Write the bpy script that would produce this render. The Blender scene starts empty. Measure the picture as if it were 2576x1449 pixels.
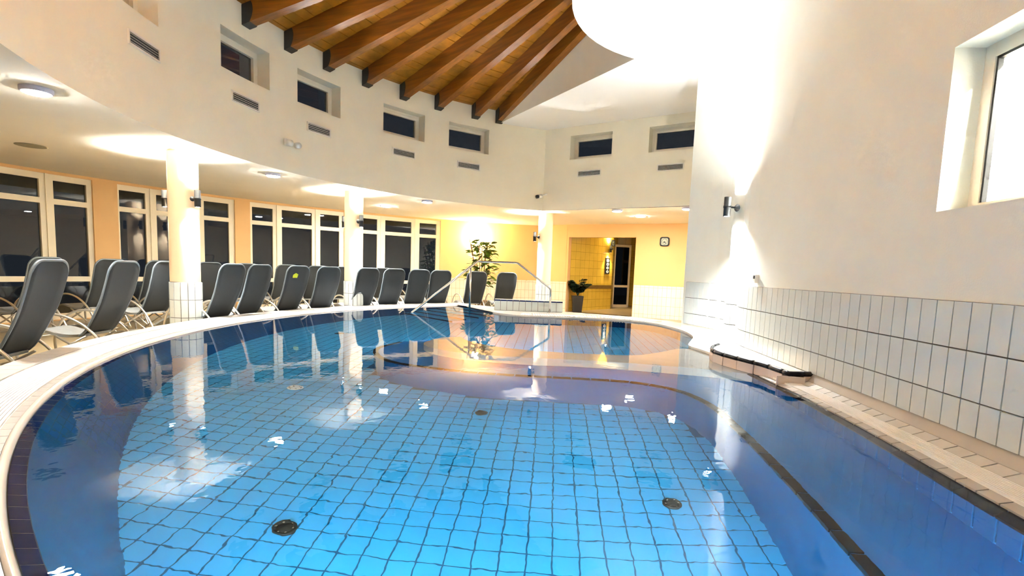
import bpy, math, random
from mathutils import Vector, Matrix
from math import sin, cos, pi, radians as RAD, degrees as DEG, atan2, hypot, sqrt
random.seed(7)
S = bpy.context.scene
COL = S.collection

# ------------------------------------------------------------------ camera
FPX, PPY, PITCH, ROLL = 1339.45, 819.93, RAD(5.9004), RAD(2.0713)
cd = bpy.data.cameras.new('camera'); cam = bpy.data.objects.new('camera', cd); COL.objects.link(cam)
_f = Vector((0, cos(PITCH), -sin(PITCH))); _r = Vector((1, 0, 0)); _d = _f.cross(_r)
_r2 = cos(ROLL)*_r - sin(ROLL)*_d; _d2 = sin(ROLL)*_r + cos(ROLL)*_d
_m = Matrix((( _r2.x, -_d2.x, -_f.x, 0), (_r2.y, -_d2.y, -_f.y, 0), (_r2.z, -_d2.z, -_f.z, 1.0), (0, 0, 0, 1)))
cam.matrix_world = _m
cd.sensor_fit = 'HORIZONTAL'; cd.sensor_width = 36; cd.lens = FPX/2576*36
cd.shift_y = (PPY-724.5)/2576; cd.clip_start = .05; cd.clip_end = 200
S.camera = cam

# ------------------------------------------------------------------ world (night) and exposure
W = bpy.data.worlds.new('night'); S.world = W; W.use_nodes = True
W.node_tree.nodes['Background'].inputs[0].default_value = (.010, .012, .016, 1)
W.node_tree.nodes['Background'].inputs[1].default_value = 1.0
vs = S.view_settings
vs.view_transform = 'Standard'; vs.look = 'None'; vs.gamma = 1; vs.use_curve_mapping = False
vs.exposure = 2.45
cy = S.cycles
cy.use_denoising = True; cy.max_bounces = 5; cy.diffuse_bounces = 3; cy.glossy_bounces = 2
cy.transmission_bounces = 3; cy.use_adaptive_sampling = True; cy.adaptive_threshold = .17; cy.adaptive_min_samples = 14; cy.transparent_max_bounces = 8
cy.sample_clamp_indirect = 3.5; cy.sample_clamp_direct = 0; cy.blur_glossy = .6
cy.caustics_reflective = False; cy.caustics_refractive = True

# light levels
L_RING, L_SCONCE_UP, L_SCONCE_DN, L_GLOBE, L_POOL_FILL, L_SIDE = 215.0, 220.0, 130.0, 100.0, 15.0, 260.0
COOL = (.97, .985, 1.0); NEUT = (1.0, .93, .82); WARM = (1.0, .78, .46)

# ------------------------------------------------------------------ materials
def lin(c): return tuple((v/12.92 if v <= .04045 else ((v+.055)/1.055)**2.4) for v in c)
def hx(h): return lin(tuple(int(h[i:i+2], 16)/255 for i in (0, 2, 4)))
MATS = {}
def mat(name, col, rough=.6, var=.06, scale=6., bump=0., bscale=None, metal=0., emit=0., ecol=None, spec=.5, stretch=None, coat=0.):
    m = bpy.data.materials.new(name); m.use_nodes = True; nt = m.node_tree; b = nt.nodes['Principled BSDF']
    b.inputs['Roughness'].default_value = rough; b.inputs['Metallic'].default_value = metal
    b.inputs['Specular IOR Level'].default_value = spec; b.inputs['Coat Weight'].default_value = coat
    tc = nt.nodes.new('ShaderNodeTexCoord'); mp = nt.nodes.new('ShaderNodeMapping')
    if stretch: mp.inputs['Scale'].default_value = stretch
    nt.links.new(tc.outputs['Object'], mp.inputs[0])
    nz = nt.nodes.new('ShaderNodeTexNoise'); nz.inputs['Scale'].default_value = scale; nz.inputs['Detail'].default_value = 4
    nt.links.new(mp.outputs[0], nz.inputs[0])
    cr = nt.nodes.new('ShaderNodeValToRGB')
    cr.color_ramp.elements[0].color = (*[c*(1-var) for c in col], 1); cr.color_ramp.elements[1].color = (*[min(1, c*(1+var)) for c in col], 1)
    cr.color_ramp.elements[0].position = .3; cr.color_ramp.elements[1].position = .7
    nt.links.new(nz.outputs['Fac'], cr.inputs[0]); nt.links.new(cr.outputs[0], b.inputs['Base Color'])
    if bump:
        n2 = nt.nodes.new('ShaderNodeTexNoise'); n2.inputs['Scale'].default_value = bscale or scale*8; nt.links.new(mp.outputs[0], n2.inputs[0])
        bp = nt.nodes.new('ShaderNodeBump'); bp.inputs['Strength'].default_value = bump; bp.inputs['Distance'].default_value = .01
        nt.links.new(n2.outputs['Fac'], bp.inputs['Height']); nt.links.new(bp.outputs[0], b.inputs['Normal'])
    if emit:
        b.inputs['Emission Color'].default_value = (*(ecol or col), 1); b.inputs['Emission Strength'].default_value = emit
    MATS[name] = m; return m
def gridmat(name, col, joint, w, h, jw=.006, rough=.25, axis='XZ', var=.04):
    """tile surface too far away to pick its tiles apart"""
    m = mat(name, col, rough, var, 3.); nt = m.node_tree; b = nt.nodes['Principled BSDF']
    old = b.inputs['Base Color'].links[0].from_socket
    tc = nt.nodes.new('ShaderNodeTexCoord')
    br = nt.nodes.new('ShaderNodeTexBrick'); br.offset = 0; br.inputs['Scale'].default_value = 1
    br.inputs['Brick Width'].default_value = w; br.inputs['Row Height'].default_value = h; br.inputs['Mortar Size'].default_value = jw
    br.inputs['Color1'].default_value = (1, 1, 1, 1); br.inputs['Color2'].default_value = (.93, .93, .93, 1); br.inputs['Mortar'].default_value = (*[j/max(c, .01) for j, c in zip(joint, col)], 1)
    nt.links.new(tc.outputs['UV'], br.inputs['Vector'])
    mx = nt.nodes.new('ShaderNodeMix'); mx.data_type = 'RGBA'; mx.blend_type = 'MULTIPLY'; mx.inputs[0].default_value = 1
    nt.links.new(old, mx.inputs[6]); nt.links.new(br.outputs['Color'], mx.inputs[7]); nt.links.new(mx.outputs[2], b.inputs['Base Color'])
    return m
mat('plaster', hx('f7efd8'), .85, .02, 2., .08, 90)
mat('plaster_right', hx('e5e6da'), .85, .02, 2., .10, 90)
mat('ceiling_white', hx('f6f4f0'), .9, .01, 2.)
mat('soffit', hx('f3ead6'), .9, .015, 2.)
mat('bulkhead', hx('ece4d0'), .9, .02, 3.)
mat('peach', (.84, .50, .20), .8, .03, 1.5, .05, 60)
mat('column_plaster', hx('f3d5ab'), .75, .02, 3., .05, 60)
mat('wood_beam', hx('7d480b'), .42, .3, 4., .04, 20, stretch=(.3, 5, 5))
mat('wood_board', hx('9c630f'), .45, .28, 5., .05, 40, stretch=(1, 1, 1))
mat('bracket', hx('17130f'), .5, .2, 8.)
mat('frame_white', hx('efe6d2'), .4, .02, 4.)
mat('frame_lounge', hx('f8e8c4'), .45, .03, 4.)
mat('vent_white', hx('efe9dc'), .4, .02, 4.)
mat('vent_dark', hx('2a3038'), .5, .1, 9.)
mat('tile_white', hx('d3dad6'), .16, .03, 2.5, spec=.5)
mat('grout_dark', hx('4d4538'), .9, .1, 20.)
mat('tile_deck', hx('cbc6bc'), .35, .05, 5., .05, 60)
mat('grate_white', hx('f5f3ee'), .45, .02, 6.)
mat('tile_gutter', hx('b5afa5'), .3, .05, 5.)
mat('nosing_white', hx('dcd6cb'), .25, .02, 5.)
mat('tile_navy', hx('15255c'), .18, .2, 4.)
mat('tile_black', hx('04060e'), .35, .2, 4., spec=.2)
mat('tile_blue_wall', (.006, .115, .31), .25, .10, 3.)
mat('grout_blue', hx('0f3f74'), .8, .1, 12.)
mat('tile_floor_blue', hx('36aeec'), .3, .05, 1.2)
mat('grout_floor', hx('155a83'), .8, .1, 12.)
mat('tile_shelf', hx('e8d9cf'), .3, .05, 4.)
mat('bench_top', (.010, .20, .62), .3, .06, 2.)
mat('fabric', hx('1f2529'), .75, .12, 60., .25, 500)
mat('piping', hx('717a7f'), .5, .05, 8.)
mat('steel', hx('c9c9c6'), .18, .05, 6., metal=1.)
mat('tube_metal', hx('cfcabd'), .3, .05, 6., metal=.85)
mat('seat_grey', hx('8f918c'), .6, .06, 20.)
mat('sconce_dark', hx('2b2c2e'), .4, .1, 10., metal=.5)
mat('lamp_rim', hx('c9c6d8'), .4, .02, 5.)
mat('glow_cool', (1, 1, 1), .5, 0, 1, emit=L_RING, ecol=(.98, .98, .98))
mat('glow_far', (1, 1, 1), .5, 0, 1, emit=L_RING*.7, ecol=(1, .97, .93))
mat('glow_warm', (1, .9, .7), .5, 0, 1, emit=L_GLOBE, ecol=WARM)
mat('glow_corridor', (1, .9, .7), .5, 0, 1, emit=13, ecol=WARM)
mat('glow_sconce', (1, 1, 1), .5, 0, 1, emit=25, ecol=(.95, .95, 1))
mat('plastic_white', hx('f0eee6'), .4, .02, 8.)
mat('plastic_black', hx('101012'), .4, .1, 8.)
mat('speaker_grille', hx('8e8568'), .7, .1, 80.)
mat('clock_face', hx('c4c6a8'), .5, .02, 6.)
mat('leaf', hx('4f6a16'), .35, .35, 9.)
mat('leaf_dark', hx('1f3320'), .35, .35, 9.)
mat('bark', hx('6b4c2c'), .8, .2, 20.)
mat('pot_dark', hx('1a1713'), .4, .15, 10.)
mat('pot_clay', hx('8a6a44'), .7, .1, 10.)
mat('floor_tile', hx('9c8762'), .3, .06, 3.)
mat('drain', hx('0d1512'), .5, .3, 20.)
mat('fitting_white', hx('eef4f5'), .35, .02, 9.)
mat('yellow_patch', hx('d6e02c'), .6, .1, 30.)
mat('sign_black', hx('15130f'), .5, .1, 10.)
mat('mosaic_band', hx('7a5d24'), .5, .5, 60.)
gridmat('tile_dado', hx('f3e9d2'), hx('c9b68f'), .15, .30, .006)
gridmat('tile_yellow', hx('ecc24a'), hx('a57f20'), .30, .30, .005)
gridmat('tile_pool_left', (.005, .075, .24), (.004, .055, .17), .15, .15, .006)
gridmat('tile_riser', hx('ece4d8'), hx('a89c8c'), .15, .15, .006)

def glass_mat(name, tint=(1, 1, 1), ior=1.5):
    m = bpy.data.materials.new(name); m.use_nodes = True; nt = m.node_tree; nt.nodes.clear()
    o = nt.nodes.new('ShaderNodeOutputMaterial'); mx = nt.nodes.new('ShaderNodeMixShader'); fr = nt.nodes.new('ShaderNodeFresnel'); fr.inputs[0].default_value = ior
    t = nt.nodes.new('ShaderNodeBsdfTransparent'); t.inputs[0].default_value = (*tint, 1)
    g = nt.nodes.new('ShaderNodeBsdfGlossy'); g.inputs['Roughness'].default_value = .0
    nt.links.new(fr.outputs[0], mx.inputs[0]); nt.links.new(t.outputs[0], mx.inputs[1]); nt.links.new(g.outputs[0], mx.inputs[2]); nt.links.new(mx.outputs[0], o.inputs[0])
    MATS[name] = m
glass_mat('glass', (.5, .52, .52), 1.52)
glass_mat('glass_dark', (.5, .52, .52), 1.22)
glass_mat('glass_clear', (.96, .97, .96), 1.12)
def water_mat():
    m = bpy.data.materials.new('water'); m.use_nodes = True; nt = m.node_tree; nt.nodes.clear(); N = nt.nodes.new; Lk = nt.links.new
    o = N('ShaderNodeOutputMaterial'); mx = N('ShaderNodeMixShader'); fr = N('ShaderNodeFresnel'); fr.inputs[0].default_value = 1.28
    rf = N('ShaderNodeBsdfRefraction'); rf.inputs['IOR'].default_value = 1.333; rf.inputs['Roughness'].default_value = 0; rf.inputs[0].default_value = (.90, .97, 1, 1)
    g = N('ShaderNodeBsdfGlossy'); g.inputs['Roughness'].default_value = 0
    tc = N('ShaderNodeTexCoord'); mp = N('ShaderNodeMapping'); mp.inputs['Scale'].default_value = (1, .8, 1); Lk(tc.outputs['Object'], mp.inputs[0])
    n1 = N('ShaderNodeTexNoise'); n1.inputs['Scale'].default_value = 9; n1.inputs['Detail'].default_value = 2; Lk(mp.outputs[0], n1.inputs[0])
    n2 = N('ShaderNodeTexNoise'); n2.inputs['Scale'].default_value = 1.3; n2.inputs['Detail'].default_value = 1; Lk(mp.outputs[0], n2.inputs[0])
    b2 = N('ShaderNodeBump'); b2.inputs['Strength'].default_value = .055; b2.inputs['Distance'].default_value = .02; Lk(n1.outputs['Fac'], b2.inputs['Height'])
    b1 = N('ShaderNodeBump'); b1.inputs['Strength'].default_value = .02; b1.inputs['Distance'].default_value = .05; Lk(n2.outputs['Fac'], b1.inputs['Height']); Lk(b1.outputs[0], b2.inputs['Normal'])
    sx = N('ShaderNodeSeparateXYZ'); Lk(tc.outputs['Object'], sx.inputs[0]); mr = N('ShaderNodeMapRange'); mr.inputs[1].default_value = 3.; mr.inputs[2].default_value = 7.; mr.inputs[3].default_value = .06; mr.inputs[4].default_value = .012
    Lk(sx.outputs['Y'], mr.inputs[0]); Lk(mr.outputs[0], b2.inputs['Strength'])       # calmer water in the far basin
    for s in (fr, rf, g): Lk(b2.outputs[0], s.inputs['Normal'])
    Lk(fr.outputs[0], mx.inputs[0]); Lk(rf.outputs[0], mx.inputs[1]); Lk(g.outputs[0], mx.inputs[2]); Lk(mx.outputs[0], o.inputs[0])
    MATS['water'] = m
water_mat()

# ------------------------------------------------------------------ helpers
ORG = {}
def org(o): return ORG.get(o.name, Vector((0, 0, 0))) if o else Vector((0, 0, 0))
def tag(o, label, cat, group=None, kind=None):
    o['label'] = label; o['category'] = cat
    if group: o['group'] = group
    if kind: o['kind'] = kind
    return o
def thing(name, label, cat, loc=(0, 0, 0), group=None, kind=None):
    o = bpy.data.objects.new(name, None); COL.objects.link(o); o.location = loc; o.empty_display_size = .1
    ORG[o.name] = Vector(loc); return tag(o, label, cat, group, kind)
def link(name, me, m, parent=None, loc=(0, 0, 0), rot=(0, 0, 0)):
    """mesh given in local coordinates; loc in the parent's frame"""
    if m and not me.materials: me.materials.append(MATS[m])
    o = bpy.data.objects.new(name, me); COL.objects.link(o); o.parent = parent; o.location = loc; o.rotation_euler = rot
    return o
class MB:
    def __init__(s): s.v = []; s.f = []; s.uv = {}
    def add(s, vs_, fs, uv=None):
        n = len(s.v); s.v += [tuple(v) for v in vs_]
        for i, f in enumerate(fs):
            if uv: s.uv[len(s.f)] = uv[i]
            s.f.append(tuple(n+k for k in f))
    def hexa(s, p):  # 8 points: bottom 4 ccw, top 4 ccw
        s.add(p, [(3, 2, 1, 0), (4, 5, 6, 7), (0, 1, 5, 4), (1, 2, 6, 5), (2, 3, 7, 6), (3, 0, 4, 7)]); return s
    def box(s, x0, x1, y0, y1, z0, z1):
        return s.hexa([(x0, y0, z0), (x1, y0, z0), (x1, y1, z0), (x0, y1, z0), (x0, y0, z1), (x1, y0, z1), (x1, y1, z1), (x0, y1, z1)])
    def quad(s, a, b, c, d, uv=None): s.add([a, b, c, d], [(0, 1, 2, 3)], [uv] if uv else None); return s
    def prism(s, poly, z0, z1, cap=True):
        n = len(poly); s.add([(x, y, z0) for x, y in poly]+[(x, y, z1) for x, y in poly],
            [(i, (i+1) % n, n+(i+1) % n, n+i) for i in range(n)]+([tuple(range(n, 2*n)), tuple(range(n-1, -1, -1))] if cap else [])); return s
    def lathe(s, c, prof, n=24, a0=0., a1=2*pi, axis='z'):
        full = abs(a1-a0-2*pi) < 1e-6; m = n if full else n+1; vs_ = []; fs = []
        for i in range(m):
            a = a0+(a1-a0)*i/n
            for r, z in prof: vs_.append((c[0]+r*cos(a), c[1]+r*sin(a), c[2]+z))
        k = len(prof)
        for i in range(n):
            j = (i+1) % m
            for q in range(k-1): fs.append((i*k+q, j*k+q, j*k+q+1, i*k+q+1))
        s.add(vs_, fs); return s
    def tube(s, pts, r, n=8, closed=False):
        P = [Vector(p) for p in pts]; vs_ = []; fs = []; K = len(P); prevn = None
        for i, p in enumerate(P):
            if closed: t = (P[(i+1) % K]-P[i-1])
            else: t = P[min(i+1, K-1)]-P[max(i-1, 0)]
            t.normalize()
            if prevn is None:
                up = Vector((0, 0, 1)) if abs(t.z) < .9 else Vector((1, 0, 0)); nn = up.cross(t).normalized()
            else:
                nn = (prevn-t*prevn.dot(t)); nn.normalize()
            prevn = nn; bb = t.cross(nn)
            for k in range(n):
                a = 2*pi*k/n; q = p+nn*(r*cos(a))+bb*(r*sin(a)); vs_.append(tuple(q))
        for i in range(K if closed else K-1):
            j = (i+1) % K
            for k in range(n): fs.append((i*n+k, i*n+(k+1) % n, j*n+(k+1) % n, j*n+k))
        if not closed: fs += [tuple(range(n-1, -1, -1)), tuple((K-1)*n+k for k in range(n))]
        s.add(vs_, fs); return s
    def mesh(s, name, off=Vector((0, 0, 0)), smooth=False):
        me = bpy.data.meshes.new(name); me.from_pydata([(v[0]-off.x, v[1]-off.y, v[2]-off.z) for v in s.v], [], s.f)
        if s.uv:
            ul = me.uv_layers.new(name='UVMap')
            for p in me.polygons:
                u = s.uv.get(p.index)
                if u:
                    for k, li in enumerate(p.loop_indices): ul.data[li].uv = u[k]
        if smooth: 
            me.polygons.foreach_set('use_smooth', [True]*len(me.polygons))
        me.update(); return me
    def build(s, name, m, parent=None, smooth=False):
        """vertices are world coordinates"""
        o = link(name, s.mesh(name, org(parent), smooth), m, parent); ORG[o.name] = org(parent); return o
def fillet(pts, n=5, rr=.12):
    P = [Vector(p) for p in pts]; out = [P[0]]
    for i in range(1, len(P)-1):
        a, b, c = P[i-1], P[i], P[i+1]; d1 = (a-b); d2 = (c-b); r = min(rr, d1.length*.45, d2.length*.45)
        p1 = b+d1.normalized()*r; p2 = b+d2.normalized()*r
        for k in range(n+1):
            t = k/n; out.append(p1*(1-t)**2+b*2*t*(1-t)+p2*t*t)
    out.append(P[-1]); return out
def spline(pts, n=6):
    P = [Vector(p) for p in pts]; out = []
    for i in range(len(P)-1):
        p0 = P[max(i-1, 0)]; p1 = P[i]; p2 = P[i+1]; p3 = P[min(i+2, len(P)-1)]
        for k in range(n):
            t = k/n; out.append(.5*((2*p1)+(p2-p0)*t+(2*p0-5*p1+4*p2-p3)*t*t+(3*p1-p0-3*p2+p3)*t**3))
    out.append(P[-1]); return out
class Path2:
    def __init__(s, pts):
        s.p = [Vector((x, y)) for x, y in pts]; s.l = [0]
        for i in range(1, len(s.p)): s.l.append(s.l[-1]+(s.p[i]-s.p[i-1]).length)
        s.len = s.l[-1]
    def at(s, d):
        i = 0
        while i < len(s.p)-2 and d > s.l[i+1]: i += 1
        t = (d-s.l[i])/(s.l[i+1]-s.l[i]); q = s.p[i]+(s.p[i+1]-s.p[i])*t
        # smoothed tangent
        e = .05; a = s._pos(max(d-e, 0)); b = s._pos(min(d+e, s.len)); t = (b-a).normalized()
        return q, t
    def _pos(s, d):
        i = 0
        while i < len(s.p)-2 and d > s.l[i+1]: i += 1
        t = (d-s.l[i])/(s.l[i+1]-s.l[i]); return s.p[i]+(s.p[i+1]-s.p[i])*t
    def param(s):   # depth > 0 goes to the left of the travel direction
        def P(u, z, dep=0.):
            q, t = s.at(u); return (q.x-t.y*dep, q.y+t.x*dep, z)
        return P
def circ(c, r):
    def P(a, z, dep=0.): A = RAD(a); return (c[0]+(r+dep)*cos(A), c[1]+(r+dep)*sin(A), z)
    return P
def brk(lo, hi, step, extra=()):
    n = max(1, int(round((hi-lo)/step))); v = [lo+(hi-lo)*i/n for i in range(n+1)]
    for e in extra:
        if lo < e < hi and min(abs(e-x) for x in v) > 1e-4: v.append(e)
    return sorted(v)
def wallgrid(mb, P, s0, s1, z0, z1, step, op=(), dep=.3, uvs=1.):
    """surface with openings (sa, sb, za, zb) and their reveals"""
    ss = brk(s0, s1, step, [e for o in op for e in o[:2]]); zs = brk(z0, z1, 99, [e for o in op for e in o[2:4]])
    for i in range(len(ss)-1):
        for k in range(len(zs)-1):
            sm = (ss[i]+ss[i+1])/2; zm = (zs[k]+zs[k+1])/2
            if any(o[0] < sm < o[1] and o[2] < zm < o[3] for o in op): continue
            mb.quad(P(ss[i], zs[k]), P(ss[i+1], zs[k]), P(ss[i+1], zs[k+1]), P(ss[i], zs[k+1]),
                    [(ss[i]*uvs, zs[k]), (ss[i+1]*uvs, zs[k]), (ss[i+1]*uvs, zs[k+1]), (ss[i]*uvs, zs[k+1])])
    for a, b, c, d in [o[:4] for o in op]:
        xs = [x for x in ss if a-1e-6 <= x <= b+1e-6]
        for i in range(len(xs)-1):
            mb.quad(P(xs[i], c), P(xs[i+1], c), P(xs[i+1], c, dep), P(xs[i], c, dep)); mb.quad(P(xs[i], d, dep), P(xs[i+1], d, dep), P(xs[i+1], d), P(xs[i], d))
        for x in (a, b): mb.quad(P(x, c), P(x, c, dep), P(x, d, dep), P(x, d))
    return mb
def pbox(mb, P, s0, s1, z0, z1, d0, d1):
    return mb.hexa([P(s0, z0, d0), P(s1, z0, d0), P(s1, z0, d1), P(s0, z0, d1), P(s0, z1, d0), P(s1, z1, d0), P(s1, z1, d1), P(s0, z1, d1)])
def structure(o, label, cat): return tag(o, label, cat, kind='structure')

# ------------------------------------------------------------------ plan data (camera 1.0 above the water, looking along +y)
H = 2.7364                      # lounge ceiling
FL = -.42                       # lounge floor
ZC = 4.97                       # white ceiling
DC, DR = (3.35, 7.63), 8.264    # drum
PC, PR = (4.217, 8.066), 8.66   # pool
OC, OR = (3.988, 5.966), 14.81  # lounge outer wall
APEX = 7.0
DEPTH = 1.4
drum = circ(DC, DR); outer = circ(OC, OR)
FA, FB = Vector(drum(108.3, 0)[:2]), Vector((4.22, 13.28))          # far straight upper wall
_fd = (FB-FA).normalized(); far = Path2([tuple(FA), tuple(FA+_fd*8)]).param()
CA, CB = Vector((1.30, 19.87)), Vector((9.0, 15.69)); _cdv = (CB-CA).normalized()
_cshift = (Vector((2.04, 19.47))-CA).dot(_cdv)
clockw = Path2([tuple(CA), tuple(CB)]).param()
RW = [tuple(p)[:2] for p in spline([(2.49, -3.0, 0), (2.62, 1.2, 0), (2.84, 4.34, 0), (2.98, 6.2, 0), (3.06, 7.1, 0), (3.27, 7.8, 0), (3.46, 8.6, 0), (3.45, 9.3, 0), (3.25, 10.2, 0)], 8)]
rpath = Path2(RW); rwall = rpath.param()
def r_at_y(y):    # arclength on the right wall at y
    lo, hi = 0, rpath.len
    for _ in range(40):
        m = (lo+hi)/2
        if rpath._pos(m).y < y: lo = m
        else: hi = m
    return lo
# right wall depth: positive must go +x (outside); travel is +y so left is -x -> flip
def rw(u, z, dep=0.): return rwall(u, z, -dep)

# ================================================================== THE SHELL
# ---- drum wall with clerestory windows
WIN = [(180.6, 189.2), (163.0, 171.1), (150.15, 158.1), (133.5, 141.83), (120.15, 128.5)]
WZ = (4.10, 4.745)
ops = [(a, b, *WZ) for a, b in WIN]
mb = wallgrid(MB(), drum, 108.3, 246., H, 5.31, 1.4, ops, .34)
structure(mb.build('wall_drum', 'plaster'), 'curved cream plaster wall ringing the pool under the timber roof', 'wall')
wn = 0
WL = ['cut off by the top edge of the photo', 'below the second roof beam', 'right of the twin emergency spotlight', 'fourth along the curved wall', 'last on the curved wall before the corner']
def window(P, a, b, za, zb, dep, label, group, fw, sash, unit=1.):
    """frame + sash bars + pane; fw, sash in metres; unit = s-units per metre"""
    global wn; wn += 1
    c = P((a+b)/2, za, dep)
    w = thing('window_%d' % wn, label, 'window', c, group, 'structure')
    m = MB(); f = fw*unit
    pbox(m, P, a, b, zb-fw, zb, dep-.07, dep+.03); pbox(m, P, a, b, za, za+fw, dep-.07, dep+.03)
    pbox(m, P, a, a+f, za+fw, zb-fw, dep-.07, dep+.03); pbox(m, P, b-f, b, za+fw, zb-fw, dep-.07, dep+.03)
    m.build('window_frame', 'frame_white', w)
    m = MB(); A, B, Z0, Z1 = a+f*1.12, b-f*1.12, za+fw*1.12, zb-fw*1.12; s = sash*unit
    pbox(m, P, A, B, Z1-sash, Z1, dep-.085, dep+.02); pbox(m, P, A, B, Z0, Z0+sash, dep-.085, dep+.02)
    pbox(m, P, A, A+s, Z0+sash, Z1-sash, dep-.085, dep+.02); pbox(m, P, B-s, B, Z0+sash, Z1-sash, dep-.085, dep+.02)
    sh = m.build('sash', 'frame_white', w)
    m = MB(); pbox(m, P, A+s, B-s, Z0+sash, Z1-sash, dep-.03, dep-.02); m.build('pane', 'glass_dark', w)
    return w
UA = DEG(1/(DR+.3))
for (a, b), l in zip(WIN, WL):
    window(drum, a, b, *WZ, .34, 'small dark clerestory window with white frame, '+l, 'clerestory windows', .05, .055, UA)

# ---- far straight upper wall
FW = [(.79, 2.01), (3.0, 4.22)]
mb = wallgrid(MB(), far, 0, 8, H, ZC+.02, 1., [(a, b, 4.10, 4.73) for a, b in FW], .34)
structure(mb.build('wall_far', 'plaster'), 'straight cream plaster wall above the doorway recess', 'wall')
for (a, b), l in zip(FW, ['left of the two on the straight far wall', 'cut by the white wall edge on the straight far wall']):
    window(far, a, b, 4.10, 4.73, .34, 'small dark clerestory window, '+l, 'clerestory windows', .05, .055)

# ---- vents
def vent(P, a, b, z0, z1, label, unit):
    c = P((a+b)/2, z0, 0); t = thing('air_vent', label, 'vent', c, 'air vents below the clerestory windows')
    fw = .025; f = fw*unit; m = MB()
    pbox(m, P, a, b, z1-fw, z1, -.02, .02); pbox(m, P, a, b, z0, z0+fw, -.02, .02); pbox(m, P, a, a+f, z0+fw, z1-fw, -.02, .02); pbox(m, P, b-f, b, z0+fw, z1-fw, -.02, .02)
    m.build('vent_frame', 'vent_white', t)
    m = MB(); pbox(m, P, a+f*.5, b-f*.5, z0+fw*.5, z1-fw*.5, -.004, .004); m.build('vent_back', 'vent_dark', t)
    n = 4; dz = (z1-z0-2*fw)/n
    for k in range(n):
        zz = z0+fw+dz*(k+.36); m = MB()
        m.hexa([P(a+f, zz, -.018), P(b-f, zz, -.018), P(b-f, zz+dz*.22, -.006), P(a+f, zz+dz*.22, -.006), P(a+f, zz+dz*.16, -.018), P(b-f, zz+dz*.16, -.018), P(b-f, zz+dz*.38, -.006), P(a+f, zz+dz*.38, -.006)])
        m.build('slat', 'vent_white', t)
UD = DEG(1/DR)
for (a, b), l in zip([(180.6, 185.1), (164.9, 169.55), (152.05, 156.45), (135.4, 139.98), (121.9, 126.65)],
                     ['nearest the camera, top left', 'under the second visible window', 'under the window right of the emergency light', 'under the fourth curved-wall window', 'last on the curved wall']):
    vent(drum, a, b, 3.63, 3.81, 'white slatted air vent '+l, UD)
for (a, b), l in zip([(1.05, 1.74), (3.25, 3.92)], ['left on the straight far wall', 'beside the white wall edge on the straight far wall']):
    vent(far, a, b, 3.61, 3.785, 'white slatted air vent '+l, 1.)

# ---- lounge ceiling ring
m = MB(); angs = brk(107.9, 246, 3.)
for i in range(len(angs)-1):
    a, b = angs[i], angs[i+1]; m.quad(drum(a, H), drum(b, H), drum(b, H, 9.5), drum(a, H, 9.5))
m.quad((FA.x, FA.y, H), drum(107.9, H), drum(107.9, H, 9.5), (6, 24, H)); m.quad((FA.x, FA.y, H), (6, 24, H), (14, 20, H), (14, FA.y-_fd.y*0-8.0, H))
structure(m.build('ceiling_lounge', 'soffit'), 'low flat cream ceiling over the lounger area', 'ceiling')

# ---- white ceiling with round lobe
DCX, DCY, DRR = 3.2, 8.05, 2.5
E0 = Vector(drum(118.0, 0)[:2]); E1 = Vector((DCX+DRR*cos(RAD(116.5)), DCY+DRR*sin(RAD(116.5))))
poly = [tuple(E0), tuple(E1)]+[(DCX+DRR*cos(RAD(a)), DCY+DRR*sin(RAD(a))) for a in range(122, 262, 6)]
poly += [(3.0, 5.4), (7, 5.4), (12, 9.0), tuple(FA+_fd*8), tuple(FA+_fd*.0)]
poly += [drum(a, 0)[:2] for a in (109.5, 112, 115)]
m = MB(); n = len(poly)
from mathutils.geometry import tessellate_polygon
tri = tessellate_polygon([[Vector((x, y, 0)) for x, y in poly]])
m.add([(x, y, ZC) for x, y in poly], [t if ((Vector(poly[t[1]])-Vector(poly[t[0]])).cross(Vector(poly[t[2]])-Vector(poly[t[0]])) < 0) else t[::-1] for t in tri])
# rounded edge face
for i in range(1, 24):
    p, q = poly[i], poly[i+1]; m.quad((*p, ZC), (*q, ZC), (*q, ZC+.25), (*p, ZC+.25))
structure(m.build('ceiling_white', 'ceiling_white'), 'bright white flat ceiling with a rounded lobe', 'ceiling')
# bulkhead beside the last beam
m = MB(); N = 6
def roofz(p, off=0.): return 4.96+(APEX-4.96)*(1-hypot(p[0]-DC[0], p[1]-DC[1])/DR)+off
for i in range(N):
    p = E0.lerp(E1+(E1-E0)*.12, i/N); q = E0.lerp(E1+(E1-E0)*.12, (i+1)/N)
    m.quad((*p, ZC), (*q, ZC), (*q, roofz(q, .36)), (*p, roofz(p, .36)))
structure(m.build('wall_bulkhead', 'bulkhead'), 'triangular greyish upright face between last roof beam and white ceiling', 'wall')

# ---- timber roof: radial beams, boards between them
BA = [118.28, 123.27, 130.94, 138.01, 145.42, 152.81, 159.78, 166.96, 174.1, 181.3, 188.5]
tr = thing('timber_roof', 'radial timber beam roof with boarded underside', 'roof', (DC[0], DC[1], 5.0), None, 'structure')
def rp(a, r, off): A = RAD(a); return Vector((DC[0]+r*cos(A), DC[1]+r*sin(A), 4.96+(APEX-4.96)*(1-r/DR)+off))
BW = .085
def lz(r, off): return 4.96+(APEX-4.96)*(1-r/DR)+off-5.0
m = MB(); r0, r1 = 1.3, DR+.15
m.hexa([(r, y, lz(r, off)) for off in (0., .34) for r, y in ((r0, -BW), (r1, -BW), (r1, BW), (r0, BW))]); beam_me = m.mesh('beam')
prof = [(DR+.02, -.012)]+[(DR-.10-.11*sin(pi*(.12+.62*u/7)), -.012+.325*u/7) for u in range(8)]+[(DR+.02, .313)]
kk = len(prof); m = MB()
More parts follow.
